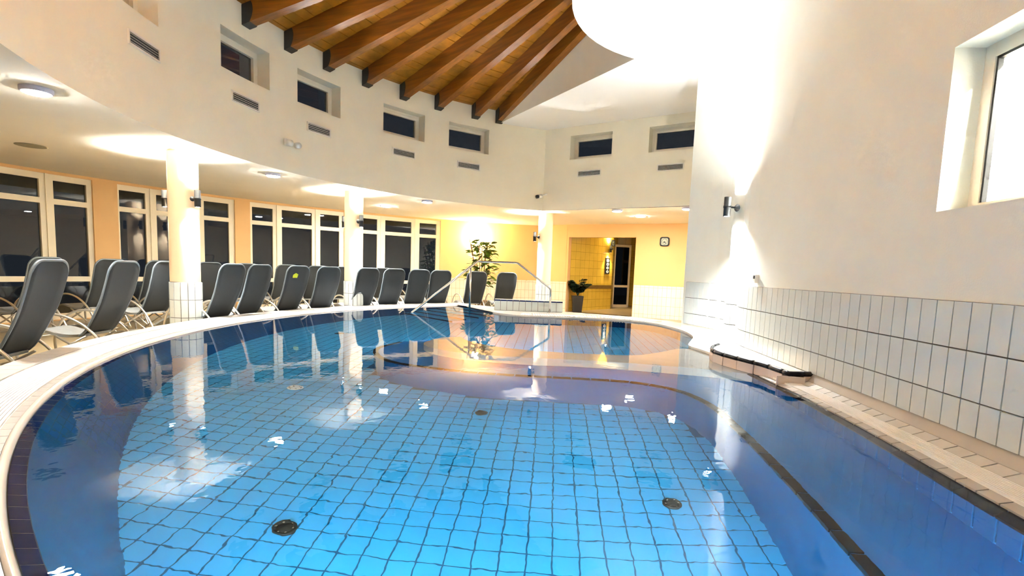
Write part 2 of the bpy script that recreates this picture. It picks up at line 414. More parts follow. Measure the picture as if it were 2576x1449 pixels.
m.add([(rr, sg*(BW+.012), lz(rr, oo)) for sg in (-1, 1) for rr, oo in prof], [tuple(range(kk)), tuple(range(2*kk-1, kk-1, -1))]+[(i, (i+1) % kk, kk+(i+1) % kk, kk+i) for i in range(kk)]); shoe_me = m.mesh('beam_shoe')
for a in BA:
    link('beam', beam_me, 'wood_beam', tr, (0, 0, 0), (0, 0, RAD(a))); link('beam_shoe', shoe_me, 'bracket', tr, (0, 0, 0), (0, 0, RAD(a)))
# boards: visible bays as single boards
for k in range(8):
    a, b = BA[k], BA[k+1]; r = DR+.12; i = 0
    while r > 3.2:
        wbd = .205; r2 = r-wbd; m = MB(); e = .004*((i*7+k*3) % 3)
        ha = DEG(BW*.7/r); hb = DEG(BW*.7/r2)
        p = [rp(a+hb, r2+.012, .325+e), rp(b-hb, r2+.012, .325+e), rp(b-ha, r, .325+e), rp(a+ha, r, .325+e)]
        m.hexa([q for q in p]+[q+Vector((0, 0, .03)) for q in p])
        o = m.build('roof_board', 'wood_board', tr); r = r2; i += 1
# deck behind / elsewhere
m = MB(); aa = brk(117.5, 250, 3.)
for i in range(len(aa)-1):
    rs = [DR+.3, 5.5, 3., .3]
    for j in range(3): m.quad(rp(aa[i], rs[j], .37), rp(aa[i+1], rs[j], .37), rp(aa[i+1], rs[j+1], .37), rp(aa[i], rs[j+1], .37))
m.build('roof_deck', 'wood_board', tr)
m = MB(); m.quad((-1, -4, 6.2), (12, -4, 6.2), (12, 5.6, 6.2), (-1, 5.6, 6.2))
structure(m.build('ceiling_entry', 'soffit'), 'plain ceiling above the near end of the hall', 'ceiling')

# ---- right wall with interior window, tile dado
uW0, uW1 = r_at_y(1.9), r_at_y(3.60); WZR = (1.49, 2.53)
mb = wallgrid(MB(), lambda u, z, d=0.: rw(u, z, d), 0, rpath.len, -.1, 6.2, .35, [(uW0, uW1, *WZR)], .30)
wr = structure(mb.build('wall_right', 'plaster_right'), 'tall off-white wall at right with white tile dado', 'wall')
m = MB(); q = rw(rpath.len, 0); m.quad((q[0], q[1], FL), (9, 12.4, FL), (9, 12.4, 6), (q[0], q[1], 6))
structure(m.build('wall_return', 'plaster_right'), 'return of the right wall beyond its white edge', 'wall')
# interior window
w = thing('window_%d' % (wn+1), 'large white-framed interior window glowing at the right edge', 'window', rw((uW0+uW1)/2, WZR[0], .24), None, 'structure'); wn += 1
m = MB(); fw = .085
for a, b, c, d in [(uW0, uW1, WZR[1]-fw, WZR[1]), (uW0, uW1, WZR[0], WZR[0]+fw*.6), (uW1-fw, uW1, *WZR), (uW0, uW0+fw, *WZR)]: pbox(m, rw, a, b, c, d, .19, .29)
m.build('window_frame', 'frame_white', w)
m = MB(); g = .016
for a, b, c, d in [(uW0+fw, uW1-fw, WZR[1]-fw-g, WZR[1]-fw), (uW1-fw-g, uW1-fw, WZR[0]+fw*.6, WZR[1]-fw)]: pbox(m, rw, a, b, c, d, .20, .23)
m.build('gasket', 'plastic_black', w)
m = MB(); pbox(m, rw, uW0+fw, uW1-fw-g, WZR[0]+fw*.6, WZR[1]-fw-g, .235, .245); m.build('pane', 'glass_clear', w)
# lit side room behind it
m = MB(); x0 = 3.15; m.quad((4.6, -1, .3), (4.6, 4.3, .3), (4.6, 4.3, 3.6), (4.6, -1, 3.6)); m.quad((x0, 4.3, .3), (4.6, 4.3, .3), (4.6, 4.3, 3.6), (x0, 4.3, 3.6))
m.quad((x0, -1, 3.6), (4.6, -1, 3.6), (4.6, 4.3, 3.6), (x0, 4.3, 3.6)); m.quad((x0, -1, .3), (4.6, -1, .3), (4.6, 4.3, .3), (x0, 4.3, .3)); m.quad((x0, -1, .3), (4.6, -1, .3), (4.6, -1, 3.6), (x0, -1, 3.6))
structure(m.build('wall_side_room', 'ceiling_white'), 'white walls of the lit side room behind the right window', 'wall')
def tube_lamp(loc, label):
    t = thing('batten_lamp', label, 'lamp', loc)
    x, y, z = loc
    MB().box(x-.05, x+.05, y-.6, y+.6, z, z+.05).build('housing', 'plastic_white', t); MB().box(x-.04, x+.04, y-.58, y+.58, z-.03, z).build('diffuser', 'glow_cool', t)
    l = bpy.data.lights.new('batten_light', 'AREA'); l.shape = 'RECTANGLE'; l.size = .1; l.size_y = 1.1; l.energy = L_SIDE; l.color = (1, .97, .94)
    o = bpy.data.objects.new('batten_light', l); COL.objects.link(o); o.parent = t; o.location = (0, 0, -.04)
tube_lamp((3.9, 2.0, 3.5), 'ceiling batten lamp inside the lit side room')

TW, TH = .1464, .2928
# dado tiles on the right wall: each tile a part
zl = [(.915, .622), (.622, .3292), (.3292, .125)]
u0 = r_at_y(4.344); tmesh = {}
def tilemesh(w, h, t=.012, key=None):
    k = key or (round(w, 4), round(h, 4), t)
    if k not in tmesh:
        mm = MB(); b = .0015
        mm.add([(-w/2, 0, -h/2), (w/2, 0, -h/2), (w/2, 0, h/2), (-w/2, 0, h/2), (-w/2+b, -t, -h/2+b), (w/2-b, -t, -h/2+b), (w/2-b, -t, h/2-b), (-w/2+b, -t, h/2-b)],
               [(4, 5, 6, 7), (0, 1, 5, 4), (1, 2, 6, 5), (2, 3, 7, 6), (3, 0, 4, 7)])
        tmesh[k] = mm.mesh('tile')
    return tmesh[k]
m = MB(); wallgrid(m, lambda u, z, d=0.: rw(u, z, -.004), r_at_y(1.0), u0+TW*int((rpath.len-.03-u0)/TW), .125, .914, .15); m.build('tile_backing', 'grout_dark', wr)
i0 = -int((u0-r_at_y(1.6))/TW)
i = i0
while True:
    u = u0+(i+.5)*TW
    if u+TW*.5 > rpath.len-.02: break
    q, t = rpath.at(u)
    if not (7.55 < q.y < 8.15):
        for zt, zb in zl:
            rt = random.uniform(-.003, .003)
            link('tile', tilemesh(TW-.006, zt-zb-.006), 'tile_white', wr, (q.x+t.y*-.003, q.y-t.x*-.003, (zt+zb)/2), (rt, 0, atan2(t.y, t.x)+pi+rt))
    i += 1

# ---- lounge outer wall, peach, with window groups
G = [(155.45, 166.6, [(163.9, 166.1), (159.23, 162.85), (155.85, 158.26)]), (142.62, 153.49, [(151.09, 153.3), (146.7, 150.14), (143.2, 145.7)]),
     (129.86, 141.0, [(138.43, 140.72), (133.84, 137.39), (130.45, 132.82)]), (116.68, 128.2, [(125.46, 127.75), (120.76, 124.39), (117.25, 119.64)])]
OZ = (-.40, 2.675)
mb = wallgrid(MB(), outer, 98.0, 190., FL, H, 1.5, [(a, b, *OZ) for a, b, _ in G], .14)
wo = structure(mb.build('wall_lounge', 'peach'), 'curved peach-coloured outer wall with tall night windows', 'wall')
UO = DEG(1/OR)
GL = ['at the left edge of the photo', 'behind the nearest column', 'left of the second column', 'right of the second column']
for (a, b, panes), l in zip(G, GL):
    wn += 1; t = thing('window_%d' % wn, 'tall three-part night window '+l, 'window', outer((a+b)/2, OZ[0], .1), 'tall lounge windows', 'structure')
    bars = [a]+[x for p in sorted(panes) for x in p]+[b]
    d0, d1 = .04, .13
    for i in range(0, len(bars), 2):
        m = MB(); pbox(m, outer, bars[i], bars[i+1], *OZ, d0, d1)
        if 0 < i < len(bars)-2:
            mid = (bars[i]+bars[i+1])/2; pbox(m, outer, mid-.10, mid+.10, *OZ, d0-.025, d0)
        m.build('mullion', 'frame_lounge', t)
    for p, q in panes:
        for za, zb in [(2.55, OZ[1]), (2.055, 2.17), (.42, .53), (OZ[0], -.24)]:
            m = MB(); pbox(m, outer, p, q, za, zb, d0, d1); m.build('transom', 'frame_lounge', t)
        for za, zb in [(2.17, 2.55), (.53, 2.055), (-.24, .42)]:
            m = MB(); pbox(m, outer, p, q, za, zb, .09, .10); m.build('pane', 'glass', t)
# white tile dado of the plain part of the outer wall
m = MB(); wallgrid(m, lambda s, z, d=0.: outer(s, z, -.02), 98.5, 116.4, FL, .66, 1.5, uvs=RAD(1)*OR)
pbox(m, outer, 98.5, 116.4, .655, .67, -.02, 0); structure(m.build('trim_1', 'tile_dado'), 'cream tile dado on the plain peach wall', 'dado')

# ---- clock wall with doorway
sd0, sd1 = _cshift-.10, _cshift+2.36; DZ = 2.285
mb = wallgrid(MB(), clockw, 0, (CB-CA).length, FL, H, 1., [(sd0, sd1, FL, DZ)], .25)
structure(mb.build('wall_clock', 'peach'), 'peach wall with a wide doorway and a clock', 'wall')
m = MB(); wallgrid(m, lambda s, z, d=0.: clockw(s, z, -.02), sd1+.02, (CB-CA).length, FL, .67, 2.); wallgrid(m, lambda s, z, d=0.: clockw(s, z, -.02), 0, sd0-.02, FL, .67, 2.)
structure(m.build('trim_2', 'tile_dado'), 'pale tile dado under the clock', 'dado')
m = MB(); fa = brk(126.5, 262, 4.); ro = circ((4.217, 8.066), 9.29)
for i in range(len(fa)-1): m.quad(ro(fa[i], FL), ro(fa[i+1], FL), ro(fa[i+1], FL, 20), ro(fa[i], FL, 20))
fo = [ro(126.5, 0)[:2], (-.9, 14.6), (-.2, 13.9), (.2, 13.5), (1.3, 13.35), (2.2, 12.8), (2.9, 12.4), (3.5, 11.6), (3.62, 10.6)]; fx = [ro(126.5, 0, 20)[:2], (-4, 32), (-2, 32), (0, 32), (4, 32), (8, 31), (12, 29), (16, 20), (16, 11)]
for i in range(8): m.quad((*fo[i], FL), (*fo[i+1], FL), (*fx[i+1], FL), (*fx[i], FL))
structure(m.build('floor', 'floor_tile'), 'pale tiled floor of the lounge area', 'floor')
# closing walls behind the camera
m = MB(); m.quad((-12, -3.5, FL), (3.5, -3.5, FL), (3.5, -3.5, 6.3), (-12, -3.5, 6.3)); m.quad((9, 12, FL), (9, 17, FL), (9, 17, 6), (9, 12, 6))
structure(m.build('wall_back', 'plaster'), 'plain wall behind the viewer', 'wall')

# ================================================================== POOL
ARC0, ARC1 = 131.5, 256.0
pc = circ(PC, PR)
edge_r = [(2.0, -.36), (2.10, .6), (2.18, 1.5), (2.26, 2.2), (2.33, 2.75), (2.41, 3.3), (2.49, 4.0), (2.55, 4.7), (2.57, 5.3), (2.60, 5.7), (2.62, 6.2), (2.61, 6.8), (2.58, 7.25), (2.55, 7.6),
          (2.76, 8.14), (2.98, 8.69), (3.10, 9.3), (3.12, 10.0), (2.97, 10.9), (2.58, 11.5), (1.9, 11.74), (.98, 11.74), (.1, 11.78), (-.46, 12.4)]
edge_r = [tuple(p)[:2] for p in spline([(x, y, 0) for x, y in edge_r], 3)]
arc = [pc(a, 0)[:2] for a in brk(ARC0, ARC1, 2.)]
outline = arc+edge_r          # ccw? arc goes 131->256 (ccw), then up the right side
def polymesh(mb, poly, z, up=True):
    tri = tessellate_polygon([[Vector((x, y, 0)) for x, y in poly]])
    fs = []
    for t in tri:
        a, b, c = (Vector(poly[i]) for i in t); cc = (b-a).cross(c-a)
        fs.append(tuple(t) if (cc > 0) == up else tuple(t[::-1]))
    mb.add([(x, y, z) for x, y in poly], fs); return mb
def inside(p, poly):
    c = False; n = len(poly)
    for i in range(n):
        (x1, y1), (x2, y2) = poly[i], poly[i-1]
        if (y1 > p[1]) != (y2 > p[1]) and p[0] < (x2-x1)*(p[1]-y1)/(y2-y1)+x1: c = not c
    return c
# water
wob = polymesh(MB(), outline, 0.0).build('pool_water', 'water'); tag(wob, 'still clear pool water mirroring the hall', 'water', kind='stuff')
# pool shell: sloping blue wall and floor
floor_poly = [circ(PC, PR-.42)(a, 0)[:2] for a in brk(ARC0, ARC1, 2.)]+edge_r
pw = MB(); n = len(arc); acc = 0
for i in range(n-1):
    p, q = arc[i], arc[i+1]; P2, Q2 = floor_poly[i], floor_poly[i+1]; l = hypot(p[0]-q[0], p[1]-q[1])
    Pi, Qi = circ(PC, PR-.068)(ARC0+(ARC1-ARC0)*i/(n-1), 0)[:2], circ(PC, PR-.068)(ARC0+(ARC1-ARC0)*(i+1)/(n-1), 0)[:2]
    pw.quad((*Qi, -.062), (*Pi, -.062), (*P2, -DEPTH), (*Q2, -DEPTH), [(acc+l, 0), (acc, 0), (acc, -DEPTH), (acc+l, -DEPTH)]); acc += l
for i in range(len(edge_r)-1):
    p, q = edge_r[i], edge_r[i+1]; l = hypot(p[0]-q[0], p[1]-q[1])
    pw.quad((*q, .0), (*p, .0), (*p, -DEPTH), (*q, -DEPTH), [(acc+l, 0), (acc, 0), (acc, -DEPTH), (acc+l, -DEPTH)]); acc += l
p, q = edge_r[-1], arc[0]; pw.quad((*q, 0), (*p, 0), (*p, -DEPTH), (*q, -DEPTH), [(0, 0), (2, 0), (2, -1), (0, -1)])
pwo = structure(pw.build('wall_pool', 'tile_pool_left'), 'dark blue tiled side wall of the pool under water', 'pool wall')
pf = structure(polymesh(MB(), floor_poly, -DEPTH).build('floor_pool', 'grout_floor'), 'light blue tiled pool bottom under the water', 'pool floor')
# floor tiles, aligned with the right wall
TS = .157; ux = Vector((.9976, -.07)); uy = Vector((.07, .9976)); T0 = Vector((.37, 1.9)); tl = []
bench_line = [(-1.60, 7.6), (-1.78, 7.0), (-1.66, 6.45), (-1.35, 6.02), (-.8, 5.76), (-.35, 5.62), (.19, 5.55), (.9, 5.49), (1.3, 5.40), (1.63, 5.12), (1.76, 4.6), (1.73, 4.0), (1.69, 3.5), (1.62, 2.83), (1.53, 2.1), (1.42, 1.0), (1.33, -.45)]
bl = [tuple(p)[:2] for p in spline([(x, y, 0) for x, y in bench_line], 5)]
sep_top = [(-1.02, 7.75), (-1.18, 7.2), (-1.05, 6.75), (-.6, 6.38), (0.1, 6.20), (.72, 6.17), (1.35, 6.07), (1.88, 5.93), (2.25, 5.80), (2.60, 5.62)]
sep_far = [(2.61, 7.45), (2.37, 7.45), (1.95, 7.0), (1.53, 6.68), (.82, 6.68), (.23, 6.80), (-.25, 7.05), (-.62, 7.5), (-.75, 7.9)]
sepT = [tuple(p)[:2] for p in spline([(x, y, 0) for x, y in sep_top], 5)]; sepF = [tuple(p)[:2] for p in spline([(x, y, 0) for x, y in sep_far], 5)]
bench_poly = bl+[(2.0, -.38)]+[p for p in edge_r if p[1] < 7.0 and p[0] > 1.9][1:]+sepF[3:]+[(-1.0, 8.1)]
for i in range(-45, 40):
    for j in range(-12, 75):
        p = T0+ux*(TS*(i+.5))+uy*(TS*(j+.5))
        if any(inside(p+ux*(a*TS*.5)+uy*(b*TS*.5), floor_poly) for a in (-1, 1) for b in (-1, 1)) and not inside(p, bench_poly):
            d = hypot(p.x, p.y); vis = abs(p.x) < p.y*1.02+.15 and p.y > 1.6
            if vis: tl.append((d, p))
tl.sort(key=lambda t: t[0]); rz = atan2(ux.y, ux.x); h2 = TS/2-.0052
ftm = MB(); ftm.add([(-h2, -h2, 0), (h2, -h2, 0), (h2, h2, 0), (-h2, h2, 0), (-h2, -h2, .002), (h2, -h2, .002), (h2, h2, .002), (-h2, h2, .002)],
                    [(4, 5, 6, 7), (0, 1, 5, 4), (1, 2, 6, 5), (2, 3, 7, 6), (3, 0, 4, 7)]); ftm = ftm.mesh('tile')
for d, p in tl[:300]: link('tile', ftm, 'tile_floor_blue', pf, (p.x, p.y, -DEPTH), (0, 0, rz))
m = MB()
for d, p in tl[300:]:
    m.add([(*(p+ux*(a*h2)+uy*(b*h2)), -DEPTH+.002) for a, b in ((-1, -1), (1, -1), (1, 1), (-1, 1))], [(0, 1, 2, 3)])
o = m.build('tile_field', 'tile_floor_blue', pf); o['kind'] = 'stuff'

# underwater bench with black nosing, separating sill
BZ = -.48
bt = polymesh(MB(), bench_poly, BZ)
bf = MB()
for i in range(len(bl)-1): bf.quad((*bl[i+1], BZ), (*bl[i], BZ), (*bl[i], -DEPTH), (*bl[i+1], -DEPTH))
bench = structure(bt.build('pool_bench', 'bench_top'), 'submerged blue seating ledge following the right side of the pool', 'bench')
bf.build('bench_front', 'tile_blue_wall', bench)
bp_ = Path2(bl); u = .02
while u < bp_.len-.2:
    q0, t0 = bp_.at(u); q1, t1 = bp_.at(u+.186); m = MB()
    def off(q, t, w): return (q.x-t.y*w, q.y+t.x*w)
    a0, a1, b0, b1 = off(q0, t0, -.012), off(q1, t1, -.012), off(q0, t0, .055), off(q1, t1, .055)
    m.hexa([(*a0, BZ-.03), (*a1, BZ-.03), (*b1, BZ-.03), (*b0, BZ-.03), (*a0, BZ+.012), (*a1, BZ+.012), (*b1, BZ+.012), (*b0, BZ+.012)])
    m.build('nosing_tile', 'tile_black', bench); u += .20
m = MB(); ipts = [p for p in edge_r if p[1] < 5.7 and p[0] > 1.9]
m.tube([(x-.012, y, BZ+.006) for x, y in ipts], .008, 6); m.build('joint_line', 'tile_floor_blue', bench)
sp = sepT+sepF
st = polymesh(MB(), sp, -.05)
for i in range(len(sp)):
    a, b = sp[i], sp[(i+1) % len(sp)]; st.quad((*b, -.05), (*a, -.05), (*a, -DEPTH), (*b, -DEPTH))
structure(st.build('pool_sill', 'tile_shelf'), 'pale submerged sill dividing main pool from the far basin', 'pool sill')
# blue wall tiles of the right side above the bench
ep = Path2([p for p in edge_r if p[1] < 5.7 and p[0] > 1.9]); u = .3
while u < ep.len-.1:
    q, t = ep.at(u); link('tile', tilemesh(TW-.012, .40, .01), 'tile_blue_wall', pwo, (q.x-t.y*.012, q.y+t.x*.012, -.28), (0, 0, atan2(t.y, t.x)+pi)); u += TW

# ---- left rim: nosing tiles, gutter, grating, deck tiles
rim = thing('pool_rim', 'curved tiled pool rim with white overflow grating at left', 'pool rim', (PC[0], PC[1], 0), None, 'structure')
a0r, a1r = RAD(ARC0-3.0), RAD(ARC1)
MB().lathe((PC[0], PC[1], 0), [(PR-.008, -.03), (PR-.0, -.012), (PR+.0, .0), (9.30, .018), (9.30, FL)], 170, a0r, a1r).build('rim_body', 'grout_dark', rim, True)
MB().lathe((PC[0], PC[1], 0), [(PR-.005, -.012), (PR+.004, .022), (PR+.02, .032), (PR+.032, .026), (PR+.034, 0)], 240, a0r, a1r).build('nosing', 'nosing_white', rim, True)
def sector(r0, r1, da, z0, z1, g=.004, zi=None):
    mm = MB(); k = 3
    zi0 = z0 if zi is None else zi
    pts = []
    for i in range(k+1):
        a = -da/2+g/r1+(da-2*g/r1)*i/k; pts.append(a)
    for i in range(k):
        a, b = pts[i], pts[i+1]
        f = lambda r, an, z: (r*cos(an), r*sin(an), z)
        zz = (z1 if zi is None else zi)
        mm.hexa([f(r0, a, zz-.02), f(r1, a, z0), f(r1, b, z0), f(r0, b, zz-.02), f(r0, a, zz), f(r1, a, z1), f(r1, b, z1), f(r0, b, zz)])
    return mm.mesh('tile')
navy = sector(PR-.066, PR-.008, .0165, -.02, -.008, .004, -.06)
gut = sector(PR+.036, PR+.085, .0165, 0, .024, .0025, .02); dk = sector(9.07, 9.297, .0165*1.35, 0, .036, .003)
MB().lathe((PC[0], PC[1], 0), [(PR-.066, -.0645), (PR-.008, -.0125)], 90, RAD(185.5), a1r).build('nosing_bed', 'tile_gutter', rim, True)
def ringset(name, me, mt, a0, a1, da):
    a = a0
    while a < a1: link(name, me, mt, rim, (0, 0, 0), (0, 0, RAD(a))); a += DEG(da)
ringset('nosing_tile', navy, 'tile_navy', 186, 236, .0165); ringset('gutter_tile', gut, 'tile_gutter', 182, 232, .0165); ringset('deck_tile', dk, 'tile_deck', 165, 222, .0165*1.35)
MB().lathe((PC[0], PC[1], 0), [(9.07, .0), (9.07, .035), (9.297, .035), (9.297, -.1)], 90, a0r, RAD(164.5)).build('deck_strip', 'tile_deck', rim, True)
MB().lathe((PC[0], PC[1], 0), [(PR-.066, -.06), (PR-.008, -.008)], 60, a0r, RAD(185.6)).build('nosing_band', 'tile_navy', rim, True)
MB().lathe((PC[0], PC[1], 0), [(PR+.034, .0), (PR+.036, .020), (PR+.085, .024), (PR+.085, 0)], 60, a0r, RAD(181.6)).build('gutter_strip', 'tile_gutter', rim, True)
# grating: thin concentric bars on radial bearers
m = MB(); nb = 15
for k in range(nb):
    r0 = PR+.092+(9.062-PR-.092)*k/nb; m.lathe((PC[0], PC[1], 0), [(r0, .012), (r0, .031), (r0+.0165, .031), (r0+.0165, .012)], 180, a0r, a1r)
o = m.build('grating', 'grate_white', rim); o['kind'] = 'stuff'
MB().lathe((PC[0], PC[1], 0), [(PR+.088, .020), (9.066, .020)], 120, a0r, a1r).build('grating_bed', 'grate_white', rim)

# ---- right-hand deck: rim tile, grating, deck tiles, sloping skirting
rd = thing('deck_right', 'narrow white deck with overflow grating along the right wall', 'deck', (2.6, 3, 0), None, 'structure')
ys = brk(-.3, 5.55, .1)
erp = Path2([p for p in edge_r if p[1] < 5.75 and p[0] > 1.9])
def ex(y):
    lo, hi = 0, erp.len
    for _ in range(30):
        mm = (lo+hi)/2
        if erp._pos(mm).y < y: lo = mm
        else: hi = mm
    return erp._pos(lo).x
def wx(y): return rpath._pos(r_at_y(y)).x
def strip(name, f0, f1, z0, z1, mt, yy=ys, parent=rd, kind=None):
    m = MB()
    for i in range(len(yy)-1):
        a, b = yy[i], yy[i+1]
        X = lambda y, f: ex(y)+(wx(y)-ex(y))*f
        m.hexa([(X(a, f0), a, z0-.05), (X(a, f1), a, z1-.05), (X(b, f1), b, z1-.05), (X(b, f0), b, z0-.05), (X(a, f0), a, z0), (X(a, f1), a, z1), (X(b, f1), b, z1), (X(b, f0), b, z0)])
    o = m.build(name, mt, parent)
    if kind: o['kind'] = kind
    return o
strip('gutter_bed', 0.0, .98, .0, .0, 'grout_dark')
strip('grating', .17, .60, .022, .026, 'grate_white')
strip('skirting', .86, 1.0, .058, .125, 'tile_gutter')
def tiles_between(f0, f1, z0, z1, mt, name, step, y0, y1, gap=.005):
    y = y0
    while y < y1:
        m = MB(); a, b = y+gap, y+step-gap; X = lambda y, f: ex(y)+(wx(y)-ex(y))*f
        m.hexa([(X(a, f0), a, z0-.03), (X(a, f1), a, z1-.03), (X(b, f1), b, z1-.03), (X(b, f0), b, z0-.03), (X(a, f0), a, z0), (X(a, f1), a, z1), (X(b, f1), b, z1), (X(b, f0), b, z0)])
        m.build(name, mt, rd); y += step
tiles_between(.61, .855, .03, .055, 'tile_deck', 'deck_tile', TW, 1.2, 5.35)
tiles_between(.0, .165, .012, .022, 'tile_gutter', 'gutter_tile', TW*1.0, 1.2, 5.4)
tiles_between(-.16, -.012, -.06, .004, 'tile_black', 'nosing_tile', TW*1.9, 1.2, 5.4)
m = MB()
for k in range(9):
    f = .18+.42*k/9
    for i in range(len(ys)-1):
        a, b = ys[i], ys[i+1]; X = lambda y, f: ex(y)+(wx(y)-ex(y))*f
        m.hexa([(X(a, f), a, .02), (X(a, f+.03), a, .02), (X(b, f+.03), b, .02), (X(b, f), b, .02), (X(a, f), a, .036), (X(a, f+.03), a, .036), (X(b, f+.03), b, .036), (X(b, f), b, .036)])
o = m.build('grating_bars', 'grate_white', rd); o['kind'] = 'stuff'

# ---- raised shelf with black nosing beside the right column
shl = [tuple(p)[:2] for p in spline([(2.75, 7.05, 0), (2.58, 6.80, 0), (2.47, 6.5, 0), (2.45, 6.22, 0), (2.52, 5.86, 0), (2.62, 5.5, 0), (2.64, 5.2, 0), (2.65, 5.0, 0)], 5)]+[(2.90, 5.03)]
shp = thing('raised_shelf', 'low white tiled ledge with dark rounded nosing by the right column', 'ledge', (2.7, 6, .03), None, 'structure')
m = MB(); pol = shl+[(3.0, 5.03), (3.2, 7.4), (3.4, 8.4), (2.9, 7.6)]; m2 = polymesh(MB(), pol, .122); m2.build('shelf_top', 'nosing_white', shp)
m = MB()
for i in range(len(shl)-1): m.quad((*shl[i+1], .12), (*shl[i], .12), (*shl[i], -.06), (*shl[i+1], -.06))
m.build('riser_base', 'grout_dark', shp)
spth = Path2(shl); u = .0
while u < spth.len-.05:
    u2 = min(u+.255, spth.len); N = 5; m = MB(); pts = []
    for k in range(N+1):
        q, t = spth.at(u+.003+(u2-u-.006)*k/N); pts.append((q.x+t.y*-.012, q.y-t.x*-.012, .118))
    m.tube(pts, .026, 8); m.build('nosing_tile', 'tile_black', shp, True)
    q, t = spth.at((u+u2)/2)
    link('tile', tilemesh(u2-u-.006, .115, .008), 'tile_shelf', shp, (q.x-2.7+t.y*-.0, q.y-6, .04-.03), (0, 0, atan2(t.y, t.x)))
    u = u2

# ---- far deck around the far basin
fd = thing('deck_far', 'white deck and riser beyond the far basin', 'deck', (1.5, 12.3, 0), None, 'structure')
er_far = [p for p in edge_r if p[1] > 6.6]
outer_far = [(-1.55, 14.8), (-.9, 14.6), (-.2, 13.9), (.2, 13.5), (1.3, 13.35), (2.2, 12.8), (2.9, 12.4), (3.5, 11.6), (3.62, 10.6), (3.30, 10.2), (3.46, 9.4), (3.46, 8.6), (3.25, 7.7), (3.05, 7.0)]
pol = er_far+[(arc[0][0], arc[0][1])]+outer_far
polymesh(MB(), pol, .03).build('deck_surface', 'nosing_white', fd)
m = MB()
for i in range(len(er_far)-1):
    a, b = er_far[i], er_far[i+1]; m.quad((*a, .03), (*b, .03), (*b, -.2), (*a, -.2))
for i in range(9):
    a, b = outer_far[i], outer_far[i+1]; m.quad((*a, .03), (*b, .03), (*b, FL), (*a, FL))
m.build('deck_edge', 'nosing_white', fd)
# grating strip of the far edge: cross bars
fp = Path2([p for p in er_far if p[1] > 11.0 and p[0] > .05][::-1]); m = MB(); u = .05
while u < fp.len-.05:
    q, t = fp.at(u); nx, ny = -t.y, t.x
    m.hexa([(q.x+nx*.06, q.y+ny*.06, .028), (q.x+nx*.06+t.x*.03, q.y+ny*.06+t.y*.03, .028), (q.x+nx*.45+t.x*.03, q.y+ny*.45+t.y*.03, .028), (q.x+nx*.45, q.y+ny*.45, .028),
            (q.x+nx*.06, q.y+ny*.06, .045), (q.x+nx*.06+t.x*.03, q.y+ny*.06+t.y*.03, .045), (q.x+nx*.45+t.x*.03, q.y+ny*.45+t.y*.03, .045), (q.x+nx*.45, q.y+ny*.45, .045)]); u += .055
o = m.build('grating', 'grate_white', fd); o['kind'] = 'stuff'
# low tiled block with dark top edge
lb = thing('low_wall', 'low white tiled kerb wall with dark top edge behind the handrail', 'kerb', (.5, 13.1, .03))
MB().box(-.45, 1.22, 13.02, 13.5, .03, .275).build('body', 'grout_dark', lb)
for k in range(11):
    x = -.45+k*.1518; MB().box(x+.004, x+.148, 13.008, 13.03, .035, .262).build('tile', 'tile_white', lb)
    MB().box(x+.003, x+.149, 13.0, 13.05, .264, .292).build('nosing_tile', 'tile_navy', lb)
MB().box(-.45, 1.22, 13.05, 13.5, .27, .288).build('top', 'nosing_white', lb)

# ---- pool stairs and handrail
ud = Vector((.74, .67)); vd = Vector((-.67, .74)); S0 = Vector((-.55, 13.2)); pst = thing('pool_stairs', 'submerged light blue steps rising beside the handrail', 'stairs', (-1.3, 12.8, -DEPTH), None, 'structure')
for k in range(5):
    c = S0-ud*(.36*k); z = -.10-.24*k; m = MB()
    p = [c-vd*.9, c-ud*.36-vd*.9, c-ud*.36+vd*1.3, c+vd*1.3]
    m.hexa([(*q, -DEPTH) for q in p]+[(*q, z) for q in p]); s_ = m.build('step', 'tile_floor_blue', pst)
    m = MB(); p = [c-ud*.35-vd*.9, c-ud*.372-vd*.9, c-ud*.372+vd*1.3, c-ud*.35+vd*1.3]; m.hexa([(*q, z-.22) for q in p]+[(*q, z+.004) for q in p]); m.build('step_edge', 'tile_navy', s_)
hr = thing('handrail', 'polished steel handrail over the pool steps', 'handrail', (-.2, 13.0, .03))
pts = fillet([(-2.29, 11.79, -.25), (-2.26, 11.82, -.02), (-.89, 12.98, 1.20), (.08, 13.06, 1.20), (.90, 12.82, .60), (.895, 12.80, .03)], 5, .05)
MB().tube(pts, .026, 10).build('rail', 'steel', hr, True)
MB().tube([(-1.04, 12.86, -.1), (-1.04, 12.86, 1.07)], .023, 10).build('post', 'steel', hr, True)
MB().lathe((.895, 12.80, .03), [(0, .012), (.06, .012), (.06, 0)], 16).build('foot_plate', 'steel', hr, True)

# ---- floor fittings
def fitting(x, y, r, label, mt, name='floor_drain'):
    t = thing(name, label, 'drain', (x, y, -DEPTH+.006), 'pool floor fittings')
    MB().lathe((x, y, -DEPTH+.006), [(0, .012), (r*.55, .014), (r*.6, .006), (r*.8, .006), (r*.85, .02), (r, .016), (r, 0)], 24).build('cover', mt, t, True)
    for k in range(6):
        a = k*pi/3; MB().box(x+cos(a)*r*.7-.006, x+cos(a)*r*.7+.006, y+sin(a)*r*.7-.006, y+sin(a)*r*.7+.006, -DEPTH+.01, -DEPTH+.026).build('screw', 'steel' if mt == 'drain' else 'drain', t)
fitting(-1.34, 3.10, .072, 'dark round floor drain at the lower left of the pool bottom', 'drain')
fitting(1.15, 3.53, .066, 'dark round floor drain near the right bench', 'drain')
fitting(-.27, 5.11, .062, 'dark round floor drain in the middle of the pool', 'drain')
fitting(-2.30, 5.60, .085, 'white round floor inlet left of the column reflection', 'fitting_white', 'floor_inlet')
fitting(-3.0, 9.2, .08, 'small dark drain near the far left pool wall', 'drain')

